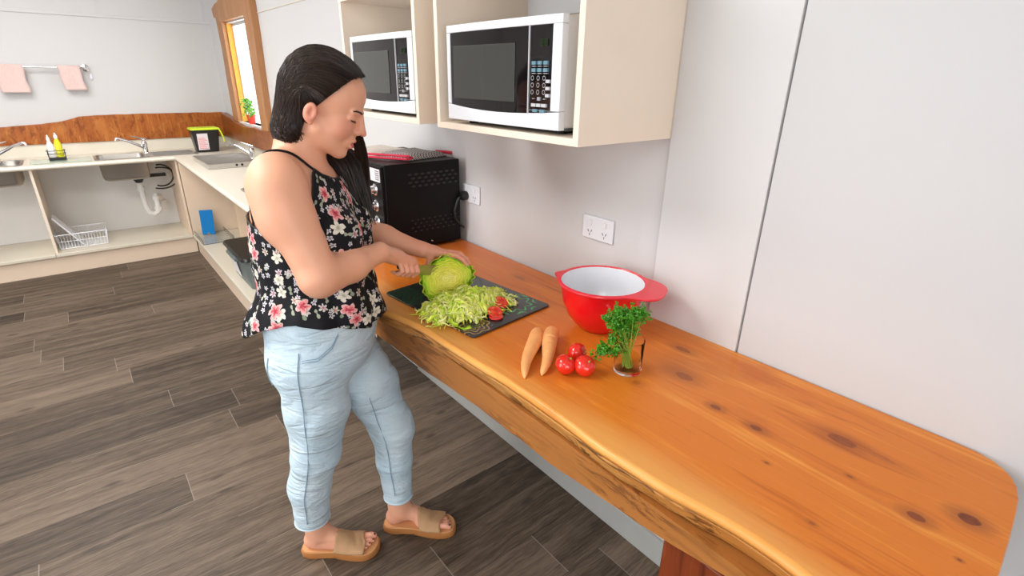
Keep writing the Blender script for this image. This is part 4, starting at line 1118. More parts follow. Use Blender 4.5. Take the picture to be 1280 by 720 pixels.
# half lettuce
def lettuce_half():
    c = Vector((-.442, 1.352, ZT + .066)); nrm = Vector((-.30, -.88, .34)).normalized()
    up = Vector((0, 0, 1)); ex = (up.cross(nrm)).normalized() * -1; ex = Vector((1, 0, 0)) - nrm * nrm.x; ex.normalize(); ez = nrm.cross(ex); 
    if ez.z < 0: ez = -ez
    rx, rz, ry = .085, .069, .082
    V = []; F = []; T = []
    nr, na = 46, 120
    def silh(a): return 1 + .05 * math.sin(5 * a + 1) + .05 * noise.noise(Vector((math.cos(a) * 3, math.sin(a) * 3, 2))) + .035 * noise.noise(Vector((math.cos(a) * 11, math.sin(a) * 11, 8)))
    def put_(p): V.append(p[:]); return len(V) - 1
    face = []
    for i in range(nr + 1):
        f = i / nr; row = []
        for k in range(na):
            a = 2 * PI * k / na; s = silh(a)
            x = rx * f * s * math.cos(a); z = rz * f * s * math.sin(a)
            w_ = f + .10 * noise.noise(Vector((x * 30, z * 30, 0))) + .05 * noise.noise(Vector((x * 80, z * 80, 4)))
            ring = math.sin(w_ * 62 + 1.3 * math.sin(a * 3))
            hgt = .0042 * ring * (f > .1) + .004 * noise.noise(Vector((x * 90, z * 90, 1))) + .012 * (1 - f * f)
            p = c + ex * x + ez * z + nrm * hgt
            V.append((p.x, p.y, max(p.z, ZT + .001))); T.append(.12 + .70 * f ** 1.6 - .22 * ring * f + (.3 if f > .93 else 0))
            row.append(len(V) - 1)
        face.append(row)
    for i in range(nr):
        for k in range(na): F.append((face[i][k], face[i][(k + 1) % na], face[i + 1][(k + 1) % na], face[i + 1][k]))
    prev = face[-1]
    nb = 26
    for j in range(1, nb + 1):
        ph = PI / 2 * j / nb; row = []
        for k in range(na):
            a = 2 * PI * k / na; s = silh(a) * math.cos(ph * .96)
            x = rx * s * math.cos(a); z = rz * s * math.sin(a)
            rib = .004 * noise.noise(Vector((math.cos(a) * 9, math.sin(a) * 9, ph * 6)))
            p = c + ex * x + ez * z - nrm * (ry * math.sin(ph) + rib)
            V.append((p.x, p.y, max(p.z, ZT + .001))); T.append(.85 + .2 * noise.noise(Vector((x * 40, z * 40, ph * 5))))
            row.append(len(V) - 1)
        for k in range(na): F.append((prev[k], prev[(k + 1) % na], row[(k + 1) % na], row[k]))
        prev = row
    o = mesh_np('lettuce_half', np.array(V), np.array(F), 'lettuce', None, np.array(T)[:, None])
    tag(o, 'half head of pale green iceberg lettuce being cut, cut face towards the camera', 'lettuce')
    # loose outer leaves hugging the head
    for q, (a0, a1, off, ln) in enumerate(((2.5, 4.1, 1.05, .9), (.2, 1.5, 1.05, .7), (1.2, 2.6, 1.07, .8), (-.7, .3, 1.06, .7))):
        b = B()
        def fn(u, v):
            a = a0 + (a1 - a0) * u; ph = -.10 + 1.0 * v * ln
            s = off * silh(a) * math.cos(ph) * (1 + .05 * math.sin(u * 23 + q) * (1 - v))
            x = rx * s * math.cos(a); z = rz * s * math.sin(a)
            p = c + ex * x + ez * z - nrm * (ry * 1.03 * math.sin(ph)) + nrm * .004 * math.sin(u * 31 + q * 2) * (1 - v)
            p.z = max(p.z, ZT + .001)
            return p
        b.grid(fn, 40, 14)
        lf = obj('outer_leaf', b, 'lettuce', o, smooth=True, solid=.0015)
        ca = lf.data.color_attributes.new('tint', 'FLOAT_COLOR', 'POINT')
        for i, d in enumerate(ca.data): d.color = (.68, 0, 0, 1)
    return o
lettuce_half()
# shredded lettuce
def heap_h(x, y):
    # oblong mound from (-.58,1.22) to (-.33,1.26)
    h = 0
    for (cx, cy, r1, hh) in ((-.535, 1.245, .052, .030), (-.475, 1.225, .068, .048), (-.425, 1.235, .075, .055), (-.375, 1.235, .062, .042), (-.33, 1.25, .045, .022), (-.49, 1.275, .055, .045), (-.42, 1.28, .06, .045)):
        d = ((x - cx) ** 2 + (y - cy) ** 2) / r1 ** 2
        h = max(h, hh * max(0, 1 - d))
    return h
b = B()
b.grid(lambda u, v: (lambda x, y: (x, y, ZT + .0005 + .85 * heap_h(x, y) + .004 * noise.noise(Vector((x * 60, y * 60, 0))) * (heap_h(x, y) > .004)))(-.62 + .34 * u, 1.14 + .19 * v), 70, 40)
bmesh.ops.delete(b.bm, geom=[v for v in b.bm.verts if heap_h(v.co.x, v.co.y) < .001], context='VERTS')
cnt = 0
while cnt < 1150:
    x = rnd.uniform(-.62, -.28); y = rnd.uniform(1.13, 1.33); h_ = heap_h(x, y)
    if h_ <= .0005 and rnd.random() > .05: continue
    if h_ <= .0005 and not (1.15 < y < 1.30 and -.60 < x < -.31): continue
    cnt += 1
    L_ = rnd.uniform(.018, .060); w_ = rnd.uniform(.0012, .0032) if rnd.random() < .8 else rnd.uniform(.004, .008); ang = rnd.uniform(0, 2 * PI); cur = rnd.uniform(-60, 60)
    n = 7; pts = []; px, py, a = x, y, ang
    base = h_ * rnd.uniform(.8, 1.1); lift = rnd.uniform(0, .010); tw = rnd.uniform(-1.2, 1.2)
    for i in range(n):
        f = i / (n - 1)
        hh = heap_h(px, py)
        pts.append((px, py, ZT + .002 + max(hh, .3 * base) * 1.0 + lift * math.sin(f * PI) + .003 * math.sin(f * 9 + cnt), a))
        px += L_ / (n - 1) * math.cos(a); py += L_ / (n - 1) * math.sin(a); a += cur * L_ / (n - 1)
    pv = None
    for i, (qx, qy, qz, qa) in enumerate(pts):
        t2 = tw + i * .25
        dx, dy, dz = -math.sin(qa) * math.cos(t2) * w_, math.cos(qa) * math.cos(t2) * w_, math.sin(t2) * w_
        cu = (b.bm.verts.new((qx + dx, qy + dy, max(qz + dz, ZT + .0006))), b.bm.verts.new((qx - dx, qy - dy, max(qz - dz, ZT + .0006))))
        if pv: b.bm.faces.new((pv[0], pv[1], cu[1], cu[0]))
        pv = cu
o = obj('shredded_lettuce', b, 'shred', None, smooth=True)
k = o.modifiers.new('t', 'SOLIDIFY'); k.thickness = .0008
tag(o, 'loose heap of shredded pale green lettuce on the dark glass board', 'shredded lettuce', kind='stuff')

# knife
kn = thing('kitchen_knife', "steel kitchen knife in the woman's right hand slicing into the lettuce", 'knife', (-.60, 1.345, 1.07))
K0 = Vector((-.612, 1.350, 1.0765)); K1 = Vector((-.548, 1.362, 1.054)); K2 = Vector((-.335, 1.388, .998))
b = B(); b.tube([K0, K0.lerp(K1, .3), K0.lerp(K1, .7), K1], [.009, .012, .0105, .011], 10, flat=1.); obj('handle', b, 'handle', kn, smooth=True)
b = B()
d = (K2 - K1).normalized(); dn = Vector((0, 0, -1)); dn = (dn - d * dn.dot(d)).normalized(); sd = d.cross(dn).normalized()
tipL = (K2 - K1).length
pr = [(0, -.010), (0, .012), (.006, .024), (tipL * .55, .022), (tipL * .85, .010), (tipL, -.008), (tipL * .6, -.011)]
A = [b.bm.verts.new(K1 + d * p + dn * q + sd * .0011) for p, q in pr]; Bv = [b.bm.verts.new(K1 + d * p + dn * q - sd * .0011) for p, q in pr]
b.bm.faces.new(A); b.bm.faces.new(Bv[::-1])
for k in range(len(pr)): b.bm.faces.new((A[k], Bv[k], Bv[(k + 1) % len(pr)], A[(k + 1) % len(pr)]))
obj('blade', b, 'blade', kn)

# tomatoes
def tomato(label, x, y, z, r, rot, grp='whole tomatoes'):
    t = thing('tomato', label, 'tomato', (x, y, z), 0, grp)
    def fn(d):
        a = math.atan2(d.y, d.x)
        return 1 - .10 * max(0, d.z) ** 8 - .02 * math.cos(5 * a) * abs(d.z)
    b = B(); mt = Euler(rot, 'XYZ').to_matrix().to_4x4()
    b.ell((0, 0, 0), (r, r, r * .94), 28, 18, fn, mt); bd = obj('skin', b, 'tomato', t, smooth=True, world=False)
    b = B(); b.lathe([(.0, 0), (.003, .0), (.002, .003), (0, .0035)], (0, 0, r * .84), 8, mt); obj('stem_scar', b, 'stem', t, world=False)
tomato('leftmost whole red tomato, nearest the carrots', -.462, .779, ZB + .0250, .0262, (.5, .3, 0))
tomato('whole red tomato at the back of the trio, nearest the red bowl', -.395, .803, ZB + .0245, .0258, (1.2, -.2, .5))
tomato('front right whole red tomato, nearest the glass of parsley', -.430, .744, ZB + .0255, .0270, (.3, -.6, 1.))
def cuttom(label, x, y, z, r, rot):
    t = thing('tomato_half', label, 'tomato', (x, y, z), 0, 'cut tomato pieces')
    mt = Euler(rot, 'XYZ').to_matrix().to_4x4()
    b = B(); b.lathe([(0, -r * .8), (r * .45, -r * .72), (r * .8, -r * .45), (r * .97, -.15 * r), (r, 0)], (0, 0, 0), 28, mt); obj('skin', b, 'tomato', t, smooth=True, world=False)
    b = B(); b.lathe([(0, .001), (r * .25, .0015), (r * .4, -.001), (r * .75, -.0012), (r * .86, .001), (r * .998, 0)], (0, 0, 0), 28, mt); obj('flesh', b, 'tomflesh', t, smooth=True, world=False)
cuttom('cut tomato half with seeds facing up, farther from the camera on the glass board', -.352, 1.178, ZT + .019, .0235, (.55, .05, 0))
cuttom('cut tomato half in front of the other half, nearer the board edge', -.405, 1.142, ZT + .014, .0235, (.35, -.12, 0))
b = B(); b.lathe([(0, -.003), (.021, -.003), (.0225, 0), (.021, .002), (0, .002)], (0, 0, 0), 24, Matrix.Translation((-.412, 1.128, ZT + .0045))); tag(obj('tomato_slice', b, 'tomato', None, smooth=True), 'thin tomato slice lying under the front cut half', 'tomato')

# carrots
def carrot(label, a, c, r0, seed):
    t = thing('carrot', label, 'carrot', a, 0, 'whole carrots side by side')
    a = Vector(a); c = Vector(c); b = B(); n = 40; pts = []; rr = []
    side = (c - a).cross(Vector((0, 0, 1))).normalized()
    for i in range(n + 1):
        f = i / n
        r = r0 * (.12 + .88 * min(1, (1 - f) * 1.35 + .02) ** .55)
        if f < .10: r = r0 * (.55 + .45 * math.sin(f / .10 * PI / 2))
        if f > .96: r *= max(.15, (1 - f) / .04) ** .5
        r *= 1 + .05 * noise.noise(Vector((f * 14, seed, 0))) + .018 * math.sin(f * 95 + seed * 3)
        p = c.lerp(a, f) + side * .006 * math.sin(f * 5 + seed)
        p.z = ZB + r * .98 + .0004
        pts.append(p); rr.append(r)
    b.tube(pts, rr, 20); obj('root', b, 'carrot', t, smooth=True)
    b = B(); p = pts[0]; dd = (pts[0] - pts[1]).normalized(); b.tube([p - dd * .001, p + dd * .004], [.007, .005], 8); obj('crown', b, 'stem', t)
carrot('left orange carrot of the two on the bench, tip pointing to the front edge', (-.560, .818, ZB), (-.392, .968, ZB), .0205, 1)
carrot('right orange carrot of the two, nearer the tomatoes, narrower waist', (-.520, .806, ZB), (-.350, .935, ZB), .0215, 4)

# mixing bowl
bc = (-.190, .910, ZB)
t = thing('mixing_bowl', 'red plastic mixing bowl with white inside, pouring lip and handle rim', 'bowl', bc)
H_ = .145; R0 = .124
prof = [(0, .0005), (.060, .0005), (.064, .004), (.078, .018), (.098, .045), (.112, .080), (.119, .115), (R0, H_ - .002)]
b = B(); b.lathe(prof, bc, 64); obj('outer_wall', b, 'red', t, smooth=True)
b = B(); b.lathe([(0, .006), (.058, .006), (.074, .020), (.094, .047), (.108, .081), (.115, .115), (R0 - .005, H_ - .001)], bc, 64); obj('inner_lining', b, 'whitegloss', t, smooth=True)
b = B(); n = 96; rg = []
ha = math.radians(-68); la = math.radians(118)
for k in range(n):
    a = 2 * PI * k / n
    dh = (a - ha + PI) % (2 * PI) - PI; dl = (a - la + PI) % (2 * PI) - PI
    ext = .006 + .052 * math.exp(-(dh / .55) ** 4) + .014 * math.exp(-(dl / .16) ** 2)
    dz = .002 * math.exp(-(dl / .2) ** 2) - .004 * math.exp(-(dh / .5) ** 4)
    ca, sa = math.cos(a), math.sin(a)
    P = lambda r, z: b.bm.verts.new((bc[0] + r * ca, bc[1] + r * sa, bc[2] + z))
    rg.append([P(R0 - .005, H_ - .001), P(R0 - .003, H_ + .002), P(R0 + ext, H_ + .001 + dz), P(R0 + ext + .0015, H_ - .002 + dz), P(R0 + ext - .001, H_ - .006 + dz), P(R0 - .001, H_ - .004)])
for k in range(n):
    p, q = rg[k], rg[(k + 1) % n]
    for j in range(6): b.bm.faces.new((p[j], q[j], q[(j + 1) % 6], p[(j + 1) % 6]))
obj('handle_rim', b, 'redrim', t, smooth=True)

# glass of parsley
gc = (-.330, .690, ZB)
t = thing('drinking_glass', 'short clear drinking glass of water holding the parsley', 'glass', gc)
b = B(); b.lathe([(0, .0005), (.031, .0005), (.034, .003), (.0365, .09), (.0352, .0905), (.0335, .088), (.0315, .009), (0, .007)], gc, 40); obj('tumbler', b, 'glass', t, smooth=True)
b = B(); b.lathe([(0, .0075), (.0312, .0095), (.0322, .040), (0, .040)], gc, 32); obj('water', b, 'water', t, smooth=True)
t = thing('parsley_bunch', 'bunch of curly green parsley standing in the glass of water', 'parsley', (gc[0], gc[1], ZB + .01))
r2 = random.Random(3)
tips = []
lean = Vector((-.012, .022, 0))
bs = B()
for k in range(26):
    a = r2.uniform(0, 2 * PI); rr = r2.uniform(0, .022)
    p0 = Vector((gc[0] + .6 * rr * math.cos(a + 2), gc[1] + .6 * rr * math.sin(a + 2), ZB + .012))
    if k < 4: p2 = Vector((gc[0] - .052 + .013 * k, gc[1] + .050 - .010 * k, ZB + .050 + .012 * (k % 2))); p1 = Vector((gc[0] - .024, gc[1] + .020, ZB + .100))
    else:
        rr = r2.uniform(0, .036); p2 = Vector((gc[0] + rr * math.cos(a), gc[1] + rr * math.sin(a), ZB + r2.uniform(.088, .170))) + lean * r2.uniform(.3, 1.3)
        p1 = p0.lerp(p2, .5) + Vector((0, 0, .01))
        dd = Vector((p1.x - gc[0], p1.y - gc[1], 0))
        if dd.length > .026: p1 -= dd * (1 - .026 / dd.length)
    pts = [(p0 * (1 - f) ** 2 + p1 * 2 * f * (1 - f) + p2 * f * f) for f in np.linspace(0, 1, 8)]
    bs.tube(pts, [.0014, .0014, .0013, .0012, .0011, .001, .0009, .0008], 5)
    tips.append(p2)
obj('stem', bs, 'stem', t, smooth=True)
b = B()
for p in tips:
    for q in range(40):
        c = p + Vector((r2.gauss(0, .0095), r2.gauss(0, .0095), r2.gauss(0, .0075)))
        s = r2.uniform(.0035, .0070)
        mt = Matrix.Translation(c) @ Euler((r2.uniform(-.9, .9), r2.uniform(-.9, .9), r2.uniform(0, 6.3)), 'XYZ').to_matrix().to_4x4()
        ce = b.bm.verts.new(mt @ Vector((0, 0, 0))); m_ = 12; rg = []
        for j in range(m_):
            a = 2 * PI * j / m_; rj = s * (.62 + .38 * (j % 2)) * (1 + .2 * math.sin(a * 3))
            rg.append(b.bm.verts.new(mt @ Vector((rj * math.cos(a), rj * math.sin(a), s * .55 * math.sin(a * 3 + q)))))
        for j in range(m_): b.bm.faces.new((ce, rg[j], rg[(j + 1) % m_]))
obj('foliage', b, 'parsley', t)

# ================================================================== THE WOMAN
# local frame: x forward, y to her left, z up
OP = Vector((-.78, 1.40, 0)); YAW = math.atan2(-.57077, .82111)
def E_(c, r, k=.02, sub=False, fr=None, rot=None): return Prim('e', (c, r, rot) if rot is not None else (c, r), k, sub, fr)
def K_(a, b, r1, r2, k=.02, sub=False, fr=None): return Prim('c', (a, b, r1, r2), k, sub, fr)
HR = (Euler((0, math.radians(23), math.radians(3)), 'XYZ')).to_matrix()
HO = Vector((.014, 0, 1.533)); HF = (HR, HO)
def H2L(p): return HR @ Vector(p) + HO
torso = [
    E_((-.070, 0, .865), (.150, .180, .125), .03), E_((-.112, -.075, .835), (.080, .085, .086), .04), E_((-.120, .075, .835), (.080, .085, .090), .04),
    E_((-.060, 0, .985), (.150, .168, .130), .06), E_((-.072, 0, 1.13), (.142, .150, .16), .06), E_((-.075, 0, 1.26), (.125, .150, .13), .06),
    E_((.012, -.075, 1.215), (.075, .070, .070), .03), E_((.012, .075, 1.215), (.075, .070, .070), .03),
    E_((-.082, 0, 1.335), (.088, .158, .085), .05),
    K_((-.078, -.03, 1.40), (-.082, -.135, 1.385), .042, .045, .03), K_((-.078, .03, 1.40), (-.082, .135, 1.385), .042, .045, .03),
    K_((-.075, 0, 1.36), (-.028, 0, 1.47), .055, .049, .035)]
arms = [
    E_((-.075, -.163, 1.365), (.064, .056, .066), .04), K_((-.070, -.176, 1.345), (.008, -.206, 1.15), .062, .049, .03), E_((-.060, -.188, 1.29), (.064, .052, .07), .03),
    K_((.010, -.206, 1.140), (.066, -.110, 1.140), .049, .043, .02), K_((.066, -.110, 1.140), (.128, -.020, 1.146), .043, .0265, .02),
    E_((-.075, .163, 1.365), (.060, .054, .066), .04), K_((-.070, .176, 1.345), (-.022, .222, 1.16), .058, .047, .03),
    K_((-.020, .222, 1.155), (.10, .226, 1.115), .047, .041, .02), K_((.10, .226, 1.115), (.222, .222, 1.075), .041, .025, .02)]
def W2L(p):
    d = Vector(p) - OP; c, s = math.cos(-YAW), math.sin(-YAW)
    return Vector((c * d.x - s * d.y, s * d.x + c * d.y, d.z))
hands = []
hd = (W2L(K1) - W2L(K0)).normalized(); HC = W2L(Vector((-.603, 1.3505, 1.073)))
cam_side = (W2L(Vector((-.603 + .13, 1.3505 - .99, 1.073))) - HC); u_ = (cam_side - hd * cam_side.dot(hd)).normalized(); v_ = hd.cross(u_); v_ = v_ if v_.z > 0 else -v_
tup = lambda v: (v.x, v.y, v.z)
wr = Vector((.128, -.020, 1.146))
hands.append(K_(tup(wr), tup(HC + hd * -.030 + u_ * .004 + v_ * .030), .026, .024, .014))
pc = HC + hd * -.012 + u_ * .012 + v_ * .024
hands.append(K_(tup(HC + hd * -.040 + u_ * .008 + v_ * .030), tup(HC + hd * .020 + u_ * .016 + v_ * .021), .0205, .0165, .012))
for i, tt in enumerate((.030, .010, -.010, -.029)):
    q = .0088 - .0004 * i - (.0008 if i == 3 else 0)
    mcp = HC + hd * tt + u_ * .016 + v_ * .026; pip = HC + hd * (tt + .010) + u_ * .030 - v_ * (.004 + .001 * i)
    dip = HC + hd * (tt + .008) + u_ * .016 - v_ * .0205; tip = HC + hd * (tt + .004) - u_ * .006 - v_ * .019
    hands += [K_(tup(mcp), tup(pip), q + .0015, q + .0003, .004), K_(tup(pip), tup(dip), q, q - .0005, .003), K_(tup(dip), tup(tip), q - .0005, q - .0015, .003)]
tb = [HC + hd * -.030 - u_ * .014 + v_ * .020, HC + hd * .012 - u_ * .024 + v_ * .018, HC + hd * .040 - u_ * .016 + v_ * .015, HC + hd * .058 - u_ * .004 + v_ * .017]
hands += [K_(tup(tb[0]), tup(tb[1]), .013, .0105, .008), K_(tup(tb[1]), tup(tb[2]), .0105, .0095, .004), K_(tup(tb[2]), tup(tb[3]), .0095, .0078, .003)]
# left hand laid over the back and top of the lettuce
lw_ = Vector((.222, .222, 1.075))
LP = [Vector((.262, .222, 1.068)), Vector((.298, .222, 1.060))]
hands.append(K_(tup(lw_), tup(LP[0]), .0245, .021, .014))
for dy, dz in ((-.022, .004), (0, .003), (.022, -.004)): hands.append(K_(tup(LP[0] + Vector((-.012, dy * .6, dz))), tup(LP[1] + Vector((0, dy, dz))), .0155, .0125, .010))
fing = [((.306, .190, 1.068), (.338, .182, 1.066), (.360, .180, 1.050), (.370, .180, 1.034)), ((.312, .210, 1.068), (.348, .206, 1.064), (.370, .203, 1.046), (.378, .202, 1.030)),
        ((.308, .230, 1.062), (.342, .230, 1.057), (.362, .228, 1.040), (.369, .226, 1.026)), ((.300, .248, 1.052), (.326, .250, 1.044), (.342, .248, 1.030), (.348, .246, 1.018))]
for i, F_ in enumerate(fing):
    q = (.0088, .009, .0086, .0078)[i]
    hands += [K_(F_[0], F_[1], q + .001, q, .004), K_(F_[1], F_[2], q, q - .0006, .003), K_(F_[2], F_[3], q - .0006, q - .0018, .003)]
TH = ((.256, .212, 1.058), (.244, .192, 1.030), (.236, .176, 1.004), (.234, .166, .984))
hands += [K_(TH[0], TH[1], .0135, .0115, .008), K_(TH[1], TH[2], .011, .0098, .004), K_(TH[2], TH[3], .0098, .0078, .003)]
head = [
    E_((-.008, 0, .042), (.090, .073, .082), .02, fr=HF), E_((.034, 0, .048), (.058, .060, .058), .02, fr=HF),
    E_((.036, 0, -.022), (.054, .055, .072), .02, fr=HF), E_((.052, .030, -.030), (.030, .028, .030), .015, fr=HF), E_((.052, -.030, -.030), (.030, .028, .030), .015, fr=HF),
    K_((.008, .046, -.052), (.066, .013, -.092), .018, .015, .02, fr=HF), K_((.008, -.046, -.052), (.066, -.013, -.092), .018, .015, .02, fr=HF),
    E_((.070, 0, -.094), (.016, .018, .014), .014, fr=HF), E_((.030, 0, -.072), (.045, .042, .030), .02, fr=HF),
    K_((-.020, 0, -.030), (-.040, 0, -.11), .050, .050, .03, fr=HF),
    K_((.087, .012, .020), (.079, .042, .022), .006, .006, .010, fr=HF), K_((.087, -.012, .020), (.079, -.042, .022), .006, .006, .010, fr=HF),
    E_((.094, .033, .005), (.011, .013, .008), .010, True, fr=HF), E_((.094, -.033, .005), (.011, .013, .008), .010, True, fr=HF),
    E_((.0725, .031, .005), (.0135, .0160, .0115), .003, fr=HF), E_((.0725, -.031, .005), (.0135, .0160, .0115), .003, fr=HF),
    K_((.086, 0, .022), (.105, 0, -.018), .0100, .0105, .008, fr=HF), E_((.1115, 0, -.0255), (.0095, .0095, .0085), .005, fr=HF),
    E_((.097, .0115, -.028), (.0110, .0070, .0080), .006, fr=HF), E_((.097, -.0115, -.028), (.0110, .0070, .0080), .006, fr=HF),
    E_((.082, 0, -.058), (.014, .027, .021), .010, fr=HF), K_((.088, 0, -.030), (.087, 0, -.046), .011, .009, .006, fr=HF),
    E_((.0945, 0, -.0530), (.0078, .0220, .0050), .003, fr=HF), E_((.0920, 0, -.0685), (.0085, .0200, .0060), .003, fr=HF),
    E_((.1025, 0, -.0602), (.012, .0160, .0022), .0015, True, fr=HF),
    ] + [q for sy in (-1, 1) for q in (
    E_((-.013, sy * .0745, -.016), (.0165, .0085, .0250), .003, fr=HF), E_((-.007, sy * .072, -.038), (.0075, .0055, .0075), .003, fr=HF),
    E_((-.009, sy * .0850, -.013), (.0088, .0080, .0150), .003, True, fr=HF), E_((-.001, sy * .077, -.020), (.0040, .0045, .0060), .003, fr=HF))]
HIPR, KNR, ANR = (-.085, -.085, .86), (-.118, -.060, .50), (-.180, -.004, .10)
HIPL, KNL, ANL = (-.050, .085, .86), (.100, .080, .475), (.100, .080, .10)
legs = [K_(HIPR, KNR, .088, .056, .03), K_(KNR, (-.155, -.035, .36), .056, .052, .02), K_((-.155, -.035, .36), ANR, .052, .033, .02),
        K_(HIPL, KNL, .095, .058, .03), K_(KNL, (.095, .08, .34), .056, .052, .02), K_((.095, .08, .34), ANL, .052, .033, .02)]
def foot(hx, hy, tx, ty, side):
    # side: +1 little toe towards +y, -1 towards -y ; stands on a 30 mm sole
    z = .032; L = []
    f = Vector((tx - hx, ty - hy, 0)); ln = f.length; f.normalize(); g = Vector((-f.y, f.x, 0)) * side
    P = lambda a, c, zz: (hx + f.x * a * 1.06 + g.x * c, hy + f.y * a * 1.06 + g.y * c, zz)
    L.append(E_(P(.028, 0, z + .028), (.034, .030, .030), .015))
    L.append(K_(P(.045, 0, .12), P(.040, 0, z + .045), .036, .032, .02))
    L.append(K_(P(.055, .0, z + .060), P(.135, .004, z + .026), .033, .024, .02))
    L.append(K_(P(.05, .012, z + .020), P(.155, .020, z + .014), .019, .016, .015))
    L.append(K_(P(.12, -.014, z + .018), P(.185, -.020, z + .013), .020, .015, .015))
    L.append(E_(P(.165, .0, z + .013), (.040, .036, .014), .01))
    for i, (a0, c, rr, aa) in enumerate(((.190, -.026, .0108, .226), (.192, -.007, .0082, .224), (.188, .009, .0078, .216), (.182, .022, .0074, .207), (.172, .034, .0070, .196))):
        L.append(K_(P(a0, c, z + rr + .003), P(aa - .010, c, z + rr + .004), rr, rr, .004)); L.append(K_(P(aa - .010, c, z + rr + .004), P(aa, c, z + rr + .001), rr, rr * .9, .003))
    nails = [(P(aa + .001, c, z + rr * 1.75), rr) for (a0, c, rr, aa) in ((0, -.026, .0108, .224), (0, -.007, .0082, .222), (0, .009, .0078, .214), (0, .022, .0074, .205), (0, .034, .007, .194))]
    return L, nails, (hx, hy, f, g)
fR, nR, gR = foot(-.225, .000, .030, -.012, -1)
fL, nL, gL = foot(.052, .092, .312, .062, 1)
body_prims = torso + arms + hands + head + legs + fR + fL
D, lo, hh_, ax = field(body_prims, .0027)
V, F = nets(D, lo, hh_); del D
V = relax(V, F, 2, .45)
# colour regions: lips, ruddy areas
Rn = np.array(HR); Q = (V - np.array(HO)) @ Rn
lip = np.exp(-(np.maximum(0, np.sqrt(((Q[:, 0] - .096) / .013) ** 2 + (Q[:, 1] / .0200) ** 2 + ((Q[:, 2] + .0602) / .0118) ** 2) - .85) / .10) ** 2)
chk = np.exp(-(((Q[:, 0] - .07) / .03) ** 2 + ((np.abs(Q[:, 1]) - .045) / .03) ** 2 + ((Q[:, 2] + .025) / .025) ** 2))
ear = np.exp(-(((Q[:, 0] + .013) / .022) ** 2 + ((np.abs(Q[:, 1]) - .078) / .014) ** 2 + ((Q[:, 2] + .018) / .030) ** 2)) * .8
nose = np.exp(-(((Q[:, 0] - .112) / .014) ** 2 + ((Q[:, 1]) / .016) ** 2 + ((Q[:, 2] + .028) / .014) ** 2)) * .6
feetc = np.clip((.12 - V[:, 2]) / .08, 0, 1) * .35
hnd = np.clip((V[:, 0] - .15) / .06, 0, 1) * (V[:, 2] > .9) * (V[:, 2] < 1.16) * .35
tint = np.stack([lip, np.clip(chk * .55 + ear + nose + feetc + hnd, 0, 1)], 1)
person = mesh_np('person', V, F, 'skin', None, tint)
person.location = OP; person.rotation_euler = (0, 0, YAW)
tag(person, 'woman in a black floral top and pale jeans slicing lettuce at the bench', 'person')
pk = dict(parent=person, world=False)

def push(p, prims, off, n=6):
    p = Vector(p)
    for _ in range(n):
        e = 1e-3
        P = [np.array([p[i] + (e if j == i + 1 else 0) for j in range(4)]) for i in range(3)]
        d = eval_pts(prims, P); g = Vector([(d[i + 1] - d[0]) / e for i in range(3)])
        if g.length < 1e-6: break
        p -= g.normalized() * (float(d[0]) - off)
    return p
# ---- eyebrows, lashes
for s in (-1, 1):
    b = B(); n = 17
    for i in range(n):
        f = i / (n - 1)
        p = H2L((.095 - .015 * f ** 1.6, s * (.012 + .037 * f), .0215 + .004 * math.sin(f * 2.6)))
        q = H2L((.095 - .015 * f ** 1.6 - .003, s * (.019 + .037 * f), .0230 + .004 * math.sin(f * 2.6)))
        pts = [push(tup(p), head, .0003), push(tup(p.lerp(q, .5)), head, .0006), push(tup(q), head, .0003)]
        w_ = .0030 * (1 - .5 * f)
        b.tube([tup(c) for c in pts], [w_, w_, w_ * .5], 5)
    obj('eyebrow', b, 'hair', smooth=True, **pk)
    b = B(); pts = []
    for i in range(14):
        f = i / 13; a_ = -1.15 + 2.3 * f
        pts.append(tup(push(tup(H2L((.0725 + .0150 * math.cos(a_), s * (.031 + .0175 * math.sin(a_)), -.0005 - .003 * math.cos(a_)))), head, .0004)))
    b.tube(pts, [.0006] + [.0014] * 12 + [.0007], 5)
    for i in range(2, 13):
        p = Vector(pts[i]); dr = (p - H2L((.066, s * .031, .002))).normalized()
        b.tube([tup(p), tup(p + dr * .0035 + Vector((0, 0, -.0025)))], [.0006, .0003], 4)
    obj('eyelash', b, 'hair', smooth=True, **pk)

# ---- toenails
b = B()
for (p, rr) in nR + nL: b.ell(p, (rr * .62, rr * .55, rr * .33), 10, 6)
obj('toenail', b, 'nail', smooth=True, **pk)

